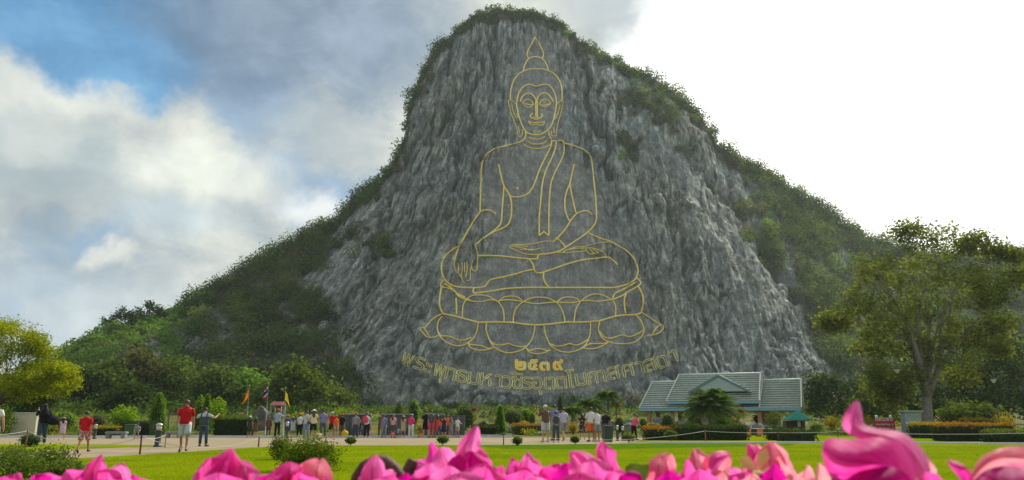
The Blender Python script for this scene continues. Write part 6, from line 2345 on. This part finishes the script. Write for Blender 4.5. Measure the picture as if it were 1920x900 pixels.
# ------------------------------------------------------------------ bougainvillea in the foreground
def petal_mat(name, base, deep):
    m, t, out = new_mat(name)
    uv = t.node('ShaderNodeAttribute', attribute_name='along')
    al = uv.outputs['Fac']
    ac = t.node('ShaderNodeAttribute', attribute_name='across').outputs['Fac']
    oc = t.node('ShaderNodeTexCoord').outputs['Object']
    n = t.noise(oc, 42, 5, .65)
    # branching veins: along the midrib and slanting off it
    w = t.math('SINE', t.math('ADD', t.math('MULTIPLY', al, 46), t.math('MULTIPLY', t.math('ABSOLUTE', ac), -26)))
    vein = t.step(w, .80, 1.0)
    mid = t.math('SUBTRACT', 1.0, t.step(t.math('ABSOLUTE', ac), .02, .09))
    colr = t.mix(t.step(t.math('ADD', n, t.math('MULTIPLY', al, .12)), .36, .70), deep, base)
    colr = t.mix(t.math('MULTIPLY', t.math('MAXIMUM', t.math('MULTIPLY', vein, .75), mid), .7), colr, tuple(x * .6 for x in deep))
    b = bsdf(t, None, colr, .55, 0, bump(t, t.math('ADD', vein, n), .25, .002), .25)
    tr = t.node('ShaderNodeBsdfTranslucent')
    t.put(tr.inputs[0], t.mix(1.0, colr, (1.16, 1.15, 1.16), 'MULTIPLY'))
    mx = t.node('ShaderNodeMixShader')
    mx.inputs[0].default_value = .66
    t.l.new(b.outputs[0], mx.inputs[1])
    t.l.new(tr.outputs[0], mx.inputs[2])
    t.l.new(mx.outputs[0], out.inputs[0])
    return m


PET = {'m': petal_mat('magenta_bract', (.90, .12, .49), (.70, .015, .33)), 'p': petal_mat('pink_bract', (.90, .24, .57), (.76, .06, .40)), 's': petal_mat('salmon_bract', (.90, .38, .44), (.74, .12, .28)),
       'd': petal_mat('deep_bract', (.66, .010, .34), (.40, .0, .19))}
MT['flower_cream'] = plain('cream_floret', (.80, .62, .22), .5)
MT['green_leaf'] = leafy('bougainvillea_leaf', (.06, .11, .035), (.09, .16, .04), .35)
MT['stem_brown'] = plain('brown_stem', (.10, .045, .03), .7, var=.3, scale=60)


def bract_mesh(bpx, bpy_, tpx, tpy, wpx, Y, cup=.35, curl=.25, roll=0.0, dY=.0, name='bract', blunt=.9):
    b, tp = at(bpx, bpy_, Y), at(tpx, tpy, Y + dY)
    ax = tp - b
    L = ax.length
    ax.normalize()
    wd3 = Vector((1, 0, 0))
    wd3 = (wd3 - ax * ax.dot(wd3))
    if wd3.length < .2:
        wd3 = Vector((0, 0, 1)) - ax * ax.z
    wd3.normalize()
    nn = ax.cross(wd3)
    q = Quaternion(ax, roll)
    wd3, nn = q @ wd3, q @ nn
    if nn.y > 0:
        nn = -nn
    hwm = wpx * Y / F / 2
    nu, nt = 11, 19
    vv, al, ac = [], [], []
    sd = random.uniform(0, 50)
    for j in range(nt):
        t_ = j / (nt - 1)
        hw = hwm * (1 + .10 * math.sin(7 * t_ + sd) + .07 * math.sin(15 * t_ + 2 * sd) + .03 * math.sin(31 * t_ + sd)) * (math.sin(math.pi * min(1, t_ ** .80 * .98 + .02))) ** blunt * (1.06 - .12 * t_) + hwm * .015
        bend = nn * (curl * L * (math.sin(math.pi * t_ * .5) ** 2) * (1 - .0 * t_))
        for i in range(nu):
            u = -1 + 2 * i / (nu - 1)
            rip = .24 * hwm * math.sin(6.0 * t_ + sd + 3 * u) * abs(u) ** 1.3 + .13 * hwm * math.sin(13 * t_ + sd * 2) * u * u
            p = b + ax * (L * t_) + wd3 * (u * hw * (1 - .10 * u * u * abs(cup))) + nn * (cup * hw * (.6 * abs(u) + .6 * u * u) + rip) + bend - nn * (.10 * hw * (1 - abs(u)) ** 4)
            vv.append(p)
            al.append(t_)
            ac.append(u)
    ff = [(j * nu + i, j * nu + i + 1, (j + 1) * nu + i + 1, (j + 1) * nu + i) for j in range(nt - 1) for i in range(nu - 1)]
    return vv, ff, al, ac


def add_bract(root, args, col):
    vv, ff, al, ac = bract_mesh(*args[0], **args[1])
    o = Vector(root.location)
    me = np_mesh('bract', np.array([tuple(p - o) for p in vv]), np.array(ff), smooth=True)
    for nm, arr in (('along', al), ('across', ac)):
        a = me.attributes.new(nm, 'FLOAT', 'POINT')
        a.data.foreach_set('value', np.array(arr, np.float32))
    return link('bract', me, root, PET[col])


def B(bx, by, tx, ty, w, Y, col='m', **k):
    return ((bx, by, tx, ty, w, Y), k, col)


BRANCHES = [
    ('low magenta bougainvillea sprays in the lower left corner', 90, .62, [
        B(60, 930, 128, 884, 60, .62, 'm', roll=.4), B(20, 935, 40, 886, 60, .64, 'm'), B(95, 935, 75, 888, 60, .60, 'd'), B(120, 940, 150, 895, 60, .58, 'm')]),
    ('bougainvillea flower with one pointed upright bract left of the path end', 200, .55, [
        B(165, 915, 190, 852, 44, .54, 'm', roll=.5, curl=.1), B(240, 930, 237, 866, 66, .56, 'p', roll=-.2, blunt=.6), B(205, 940, 205, 878, 80, .53, 'm', blunt=.5), B(150, 930, 125, 885, 60, .57, 'm', roll=.5), B(285, 935, 262, 884, 44, .57, 'm', roll=-.4), B(180, 935, 220, 905, 50, .50, 'd')]),
    ('broad pink bougainvillea flower with a peaked top below the man in red', 425, .46, [
        B(428, 940, 434, 841, 104, .46, 'm', cup=.45, curl=.05, blunt=.8), B(400, 925, 390, 858, 66, .47, 'm', roll=.5, curl=.15), B(452, 930, 448, 868, 70, .44, 'p', cup=-.4, curl=-.1, blunt=.7), B(385, 940, 366, 886, 60, .45, 'm', roll=.6), B(475, 940, 489, 882, 50, .45, 'd', roll=-.6), B(420, 960, 415, 885, 110, .42, 'm', blunt=.5)]),
    ('rounded pink bougainvillea flower below the spreading shrub', 565, .46, [
        B(545, 945, 540, 868, 86, .46, 'm', cup=.5, blunt=.55), B(580, 945, 606, 860, 80, .47, 's', cup=.3, roll=-.3, blunt=.7), B(560, 960, 565, 882, 120, .44, 'm', blunt=.5), B(520, 950, 508, 885, 50, .45, 'p', roll=.6), B(605, 950, 622, 880, 34, .46, 'm', roll=-.7)]),
    ('magenta bougainvillea flowers beside a brown curled stem', 740, .52, [
        B(698, 930, 706, 852, 54, .50, 'p', cup=.3, roll=.2, curl=.05), B(740, 930, 762, 884, 70, .50, 'd', roll=.4), B(790, 920, 778, 872, 46, .52, 'p', roll=.5), B(825, 880, 782, 862, 24, .54, 'p', curl=.5), B(680, 940, 672, 892, 40, .48, 'p', roll=.6), B(720, 945, 740, 890, 70, .46, 'm', blunt=.6), B(800, 930, 808, 868, 60, .50, 'p', blunt=.7)]),
    ('tall magenta bougainvillea flower with a high pointed bract in the middle', 860, .50, [
        B(866, 868, 893, 798, 42, .52, 'p', cup=.5, roll=.35, curl=.12), B(815, 890, 803, 829, 34, .53, 'm', roll=.4), B(850, 905, 830, 838, 72, .52, 'p', blunt=.6, cup=.4), B(905, 905, 905, 842, 66, .52, 'm', roll=-.4, blunt=.7), B(872, 925, 884, 846, 92, .48, 'd', cup=-.5, curl=-.1, blunt=.6),
        B(840, 935, 845, 872, 80, .46, 'p', blunt=.6), B(900, 940, 915, 868, 90, .46, 'm', blunt=.6), B(935, 930, 950, 874, 50, .50, 'm', roll=-.5), B(870, 950, 860, 885, 110, .43, 'p', blunt=.5)]),
    ('magenta bougainvillea flowers with a slim upright tip right of the middle', 995, .50, [
        B(990, 920, 984, 846, 48, .50, 'p', cup=.4, roll=.3), B(1010, 925, 1014, 862, 60, .51, 'm', roll=-.4), B(960, 930, 955, 857, 46, .54, 'm', roll=.4), B(975, 940, 985, 880, 80, .46, 'm', blunt=.6), B(1035, 935, 1050, 868, 70, .50, 'm', blunt=.7, roll=-.2), B(1000, 950, 1005, 892, 90, .44, 'p', blunt=.5), B(945, 945, 940, 885, 60, .47, 'p')]),
    ('pink bougainvillea cluster with one narrow bract standing up below the dark bin', 1115, .46, [
        B(1115, 915, 1068, 846, 56, .47, 'p', cup=.4, curl=.1), B(1142, 890, 1127, 828, 34, .48, 'm', roll=.6, curl=.15), B(1075, 930, 1058, 866, 70, .48, 'd', blunt=.55), B(1120, 935, 1108, 858, 84, .45, 'p', blunt=.6), B(1165, 930, 1160, 866, 50, .48, 'm', roll=-.5), B(1150, 945, 1165, 880, 70, .44, 'p', blunt=.6),
        B(1090, 955, 1085, 885, 110, .42, 'm', blunt=.5), B(1180, 950, 1192, 890, 50, .45, 's')]),
    ('salmon pink bougainvillea flowers below the long hedge', 1280, .50, [
        B(1228, 915, 1248, 847, 56, .50, 's', cup=.45, roll=.3), B(1215, 930, 1212, 870, 40, .52, 'm', roll=.6), B(1275, 930, 1278, 860, 50, .49, 'm', roll=.4), B(1318, 905, 1300, 840, 46, .52, 's', cup=.4, roll=.3), B(1325, 900, 1368, 849, 50, .52, 's', cup=.3, roll=-.3), B(1318, 925, 1322, 856, 70, .53, 's', blunt=.7),
        B(1255, 945, 1250, 880, 60, .46, 'd', blunt=.6), B(1310, 945, 1305, 878, 84, .46, 'm', blunt=.6), B(1350, 950, 1355, 880, 60, .48, 's'), B(1385, 945, 1370, 892, 40, .49, 's')]),
    ('salmon bougainvillea flower with a cream floret right of the doors', 1430, .50, [
        B(1432, 925, 1444, 829, 84, .52, 's', cup=.5, blunt=.75), B(1400, 915, 1403, 831, 56, .53, 's', roll=.5, cup=.3), B(1465, 925, 1466, 856, 50, .50, 's', roll=-.6), B(1398, 945, 1392, 862, 50, .50, 'm', roll=.5), B(1440, 945, 1445, 868, 60, .47, 'd', blunt=.7), B(1410, 955, 1405, 885, 70, .45, 's'), B(1480, 950, 1478, 888, 60, .47, 's')]),
    ('huge near magenta bougainvillea flower with a tall curled tip on the right', 1640, .34, [
        B(1560, 945, 1550, 862, 60, .35, 'm', roll=.5, blunt=.6), B(1735, 925, 1732, 848, 34, .38, 's', roll=-.3), B(1750, 950, 1728, 884, 60, .33, 'm', blunt=.6), B(1530, 950, 1520, 868, 50, .42, 's', roll=.5),
        B(1500, 945, 1500, 870, 56, .44, 's', roll=.3), B(1700, 965, 1690, 905, 90, .31, 'p', blunt=.5)]),
    ('near pink bougainvillea flower cut by the lower right corner', 1870, .33, [
        B(1930, 970, 1945, 880, 90, .36, 'p', roll=-.4), B(1835, 975, 1840, 894, 70, .32, 'm', blunt=.6)]),
]
# bracts whose outline is known well: two edge curves, a distance, a bulge towards the viewer
HERO = {
    1640: [('p', .365, .012, [(1602, 752), (1584, 775), (1579, 797), (1590, 812), (1615, 824), (1660, 838), (1705, 872), (1728, 915)], [(1611, 752), (1617, 775), (1620, 794), (1642, 803), (1692, 811), (1727, 840), (1744, 876), (1748, 915)]),
           ('m', .335, .016, [(1543, 836), (1552, 822), (1600, 824), (1650, 820), (1692, 832), (1714, 862), (1718, 905)], [(1541, 850), (1556, 892), (1600, 912), (1640, 922), (1680, 922), (1706, 920), (1717, 915)]),
           ('d', .325, .010, [(1585, 900), (1610, 884), (1645, 872), (1690, 882), (1716, 908)], [(1585, 950), (1620, 955), (1650, 955), (1690, 955), (1716, 950)])],
    1870: [('s', .345, .010, [(1820, 890), (1838, 860), (1868, 843), (1900, 837), (1945, 838)], [(1818, 915), (1840, 892), (1868, 880), (1900, 878), (1945, 884)]),
           ('d', .335, .012, [(1822, 905), (1848, 882), (1880, 874), (1910, 876), (1945, 884)], [(1822, 950), (1850, 955), (1880, 955), (1910, 955), (1945, 950)]),
           ('m', .335, .006, [(1776, 861), (1800, 868), (1820, 886), (1832, 925)], [(1779, 872), (1794, 890), (1804, 908), (1812, 945)])],
    860: [('p', .50, .012, [(893, 797), (873, 815), (858, 838), (857, 862), (868, 890)], [(895, 800), (889, 825), (885, 845), (891, 865), (908, 895)])],
    200: [('m', .53, .010, [(190, 851), (172, 868), (158, 890), (153, 925)], [(193, 854), (189, 875), (188, 895), (194, 925)])],
    1280: [('s', .49, .010, [(1249, 847), (1230, 855), (1215, 870), (1210, 900)], [(1251, 849), (1250, 865), (1254, 880), (1262, 910)]),
           ('s', .505, .008, [(1299, 840), (1292, 860), (1288, 895)], [(1301, 842), (1313, 862), (1324, 895)]),
           ('p', .50, .010, [(1369, 850), (1346, 847), (1331, 856), (1322, 900)], [(1367, 855), (1352, 872), (1342, 890), (1338, 915)])],
    1430: [('s', .505, .014, [(1441, 828), (1424, 845), (1411, 870), (1403, 915)], [(1445, 829), (1463, 845), (1475, 870), (1480, 915)]),
           ('m', .515, .006, [(1400, 831), (1400, 850), (1402, 890)], [(1405, 832), (1425, 842), (1436, 880)])],
    1115: [('p', .465, .010, [(1068, 846), (1084, 862), (1096, 885), (1098, 925)], [(1070, 845), (1100, 848), (1122, 868), (1130, 915)]),
           ('m', .470, .008, [(1124, 829), (1118, 842), (1120, 862), (1130, 890)], [(1133, 829), (1134, 848), (1142, 868), (1155, 890)])],
    425: [('m', .45, .012, [(430, 842), (412, 856), (395, 858), (376, 884), (362, 925)], [(436, 841), (444, 856), (446, 880), (440, 900), (436, 925)]),
          ('p', .455, .012, [(434, 842), (440, 870), (436, 895), (430, 925)], [(437, 842), (452, 862), (474, 872), (492, 925)])],
    565: [('m', .45, .014, [(540, 866), (520, 876), (508, 900), (504, 930)], [(545, 866), (562, 872), (572, 885), (575, 930)]),
          ('s', .455, .014, [(604, 859), (590, 868), (566, 872), (560, 930)], [(608, 860), (618, 874), (624, 895), (622, 930)])],
    740: [('p', .49, .010, [(705, 852), (688, 866), (676, 890), (672, 930)], [(708, 852), (714, 872), (718, 890), (726, 930)])],
}


def hero(root, col_, Y, bulge, ca, cb_):
    n, m_ = 26, 11
    A_, B_ = smooth_line(ca, 2.0), smooth_line(cb_, 2.0)
    vv, al, ac = [], [], []
    sd = random.uniform(0, 20)
    for j in range(n):
        q = j / (n - 1)
        a = A_[min(int(q * (len(A_) - 1)), len(A_) - 1)]
        b = B_[min(int(q * (len(B_) - 1)), len(B_) - 1)]
        for i in range(m_):
            v = i / (m_ - 1)
            d = Y - bulge * math.sin(math.pi * v) * math.sin(math.pi * min(1, .12 + q * .8)) + .010 * (v - .5) + .0022 * math.sin(7 * q + sd + 4 * v) + .0014 * math.sin(17 * q + 2 * sd) * abs(v - .5) + .004 * abs(v - .5) - .006 * q
            p = at(a[0] + (b[0] - a[0]) * v, a[1] + (b[1] - a[1]) * v, d)
            vv.append(tuple(p - Vector(root.location)))
            al.append(1 - q)
            ac.append(v * 2 - 1)
    ff = [(j * m_ + i, j * m_ + i + 1, (j + 1) * m_ + i + 1, (j + 1) * m_ + i) for j in range(n - 1) for i in range(m_ - 1)]
    me = np_mesh('bract', np.array(vv), np.array(ff), smooth=True)
    for nm, arr in (('along', al), ('across', ac)):
        at_ = me.attributes.new(nm, 'FLOAT', 'POINT')
        at_.data.foreach_set('value', np.array(arr, np.float32))
    link('bract', me, root, PET[col_])


for lab, cpx, Yb_, brs in BRANCHES:
    base = Vector((x_of(cpx, Yb_ + .1), Yb_ + .1, 0))
    root = empty('bougainvillea_branch', base, lab, 'bougainvillea', 'bougainvillea branches along the bottom edge')
    for h_ in HERO.get(cpx, ()):
        hero(root, *h_)
    for a, k, col_ in brs:
        add_bract(root, (a, k), col_)
        # smaller bracts of the same flower turned aside
        for q in range(2 if a[4] > 45 else 0):
            bx, by, tx, ty, w_, yy = a
            f_ = random.uniform(.45, .8)
            an = random.choice((-1, 1)) * random.uniform(.35, .9)
            dx, dy = (tx - bx) * f_, (ty - by) * f_
            ex, ey = dx * math.cos(an) - dy * math.sin(an), dx * math.sin(an) + dy * math.cos(an)
            ey = max(ey, (ty - by) * .72)
            add_bract(root, ((bx, by - 4, bx + ex, by - 4 + ey, w_ * random.uniform(.5, .8), yy + random.uniform(-.012, .03)),
                             dict(roll=random.uniform(-.9, .9), cup=random.uniform(-.5, .6), curl=random.uniform(-.15, .35), blunt=random.uniform(.6, .9))),
                      random.choice('mp' if col_ in 'mpd' else 'sp'))
    # fill behind the front flowers so that the spray has body
    lo_ = min(a[0] for a, k, c in brs)
    hi_ = max(a[0] for a, k, c in brs)
    for q in range(14):
        x = random.uniform(lo_ - 10, hi_ + 10)
        y = random.uniform(935, 1000)
        add_bract(root, ((x, y, x + random.uniform(-40, 40), y - random.uniform(35, 55), random.uniform(50, 90), Yb_ + random.uniform(-.05, .12)),
                         dict(roll=random.uniform(-.6, .6), blunt=.6)), random.choice('mmpd' if cpx < 1200 else 'smp'))
    mb = MB()
    for a, k, c in brs:
        p = at(a[0], a[1], a[5] + .005) - base
        mb.tube([(0, 0, -.02), (p.x * .3, p.y * .2, .55), (p.x * .8, p.y * .8, max(.7, p.z - .10)), p], [.010, .008, .004, .0022], 6)
    mb.build('stem', MT['stem_brown'], root)
    lf = MB()
    for q in range(26):
        a = at(random.uniform(lo_ - 20, hi_ + 20), random.uniform(1080, 1300), Yb_ + random.uniform(.05, .25)) - base
        d = Vector(RNG.normal(size=3)).normalized() * .035
        s = d.cross(Vector(RNG.normal(size=3))).normalized() * .015
        lf.add([a, a + d * .5 + s, a + d, a + d * .5 - s], [(0, 1, 2, 3)])
    lf.build('leaf', MT['green_leaf'], root)['kind'] = 'stuff'
    if cpx == 1430:
        fl = MB()
        c = at(1422, 884, .475) - base
        for q in range(5):
            aa = q * 2 * math.pi / 5
            fl.add([c, c + Vector((.010 * math.cos(aa - .4), -.002, .010 * math.sin(aa - .4))), c + Vector((.014 * math.cos(aa), -.004, .014 * math.sin(aa))), c + Vector((.010 * math.cos(aa + .4), -.002, .010 * math.sin(aa + .4)))], [(0, 1, 2, 3)])
        fl.tube([c + Vector((0, .002, -.03)), c], [.003, .0035], 6)
        fl.build('floret', MT['flower_cream'], root)
    if cpx == 1115:
        vv, ff, al, ac = bract_mesh(1176, 905, 1214, 869, 44, .47, roll=.2, curl=.1, cup=.2)
        link('leaf', np_mesh('leaf', np.array([tuple(p - base) for p in vv]), np.array(ff), np.full(len(ff), .6), smooth=True), root, MT['green_leaf'])
    if cpx == 740:
        cs = MB()
        pts = [at(x, y, .56) - base for x, y in ((664, 915), (668, 895), (682, 874), (703, 863), (722, 866), (737, 878), (748, 893), (756, 912))]
        cs.tube(pts, [(.0035, .0055)] * 4 + [(.0045, .0055)] * 3 + [(.003, .004)], 8)
        cs.build('curled_stem', MT['stem_brown'], root)
        cs = MB()
        pts = [at(x, y, .58) - base for x, y in ((750, 912), (762, 888), (776, 866), (782, 864), (776, 876), (768, 886))]
        cs.tube(pts, [.003, .004, .005, .006, .005, .003], 8)
        cs.build('curled_stem', MT['stem_brown'], root)

# ------------------------------------------------------------------ haze between the viewer and the mountain
hz = MB()
hz.box((0, 200, 88), (880, 560, 178))
mh, t, out = new_mat('haze')
pv = t.node('ShaderNodeVolumePrincipled')
pv.inputs['Color'].default_value = (.84, .96, .97, 1)
pv.inputs['Density'].default_value = HAZE
pv.inputs['Anisotropy'].default_value = .35
t.l.new(pv.outputs[0], out.inputs['Volume'])
hzo = hz.build('haze', mh)
tag(hzo, 'thin pale haze in the air', None, None, 'stuff')
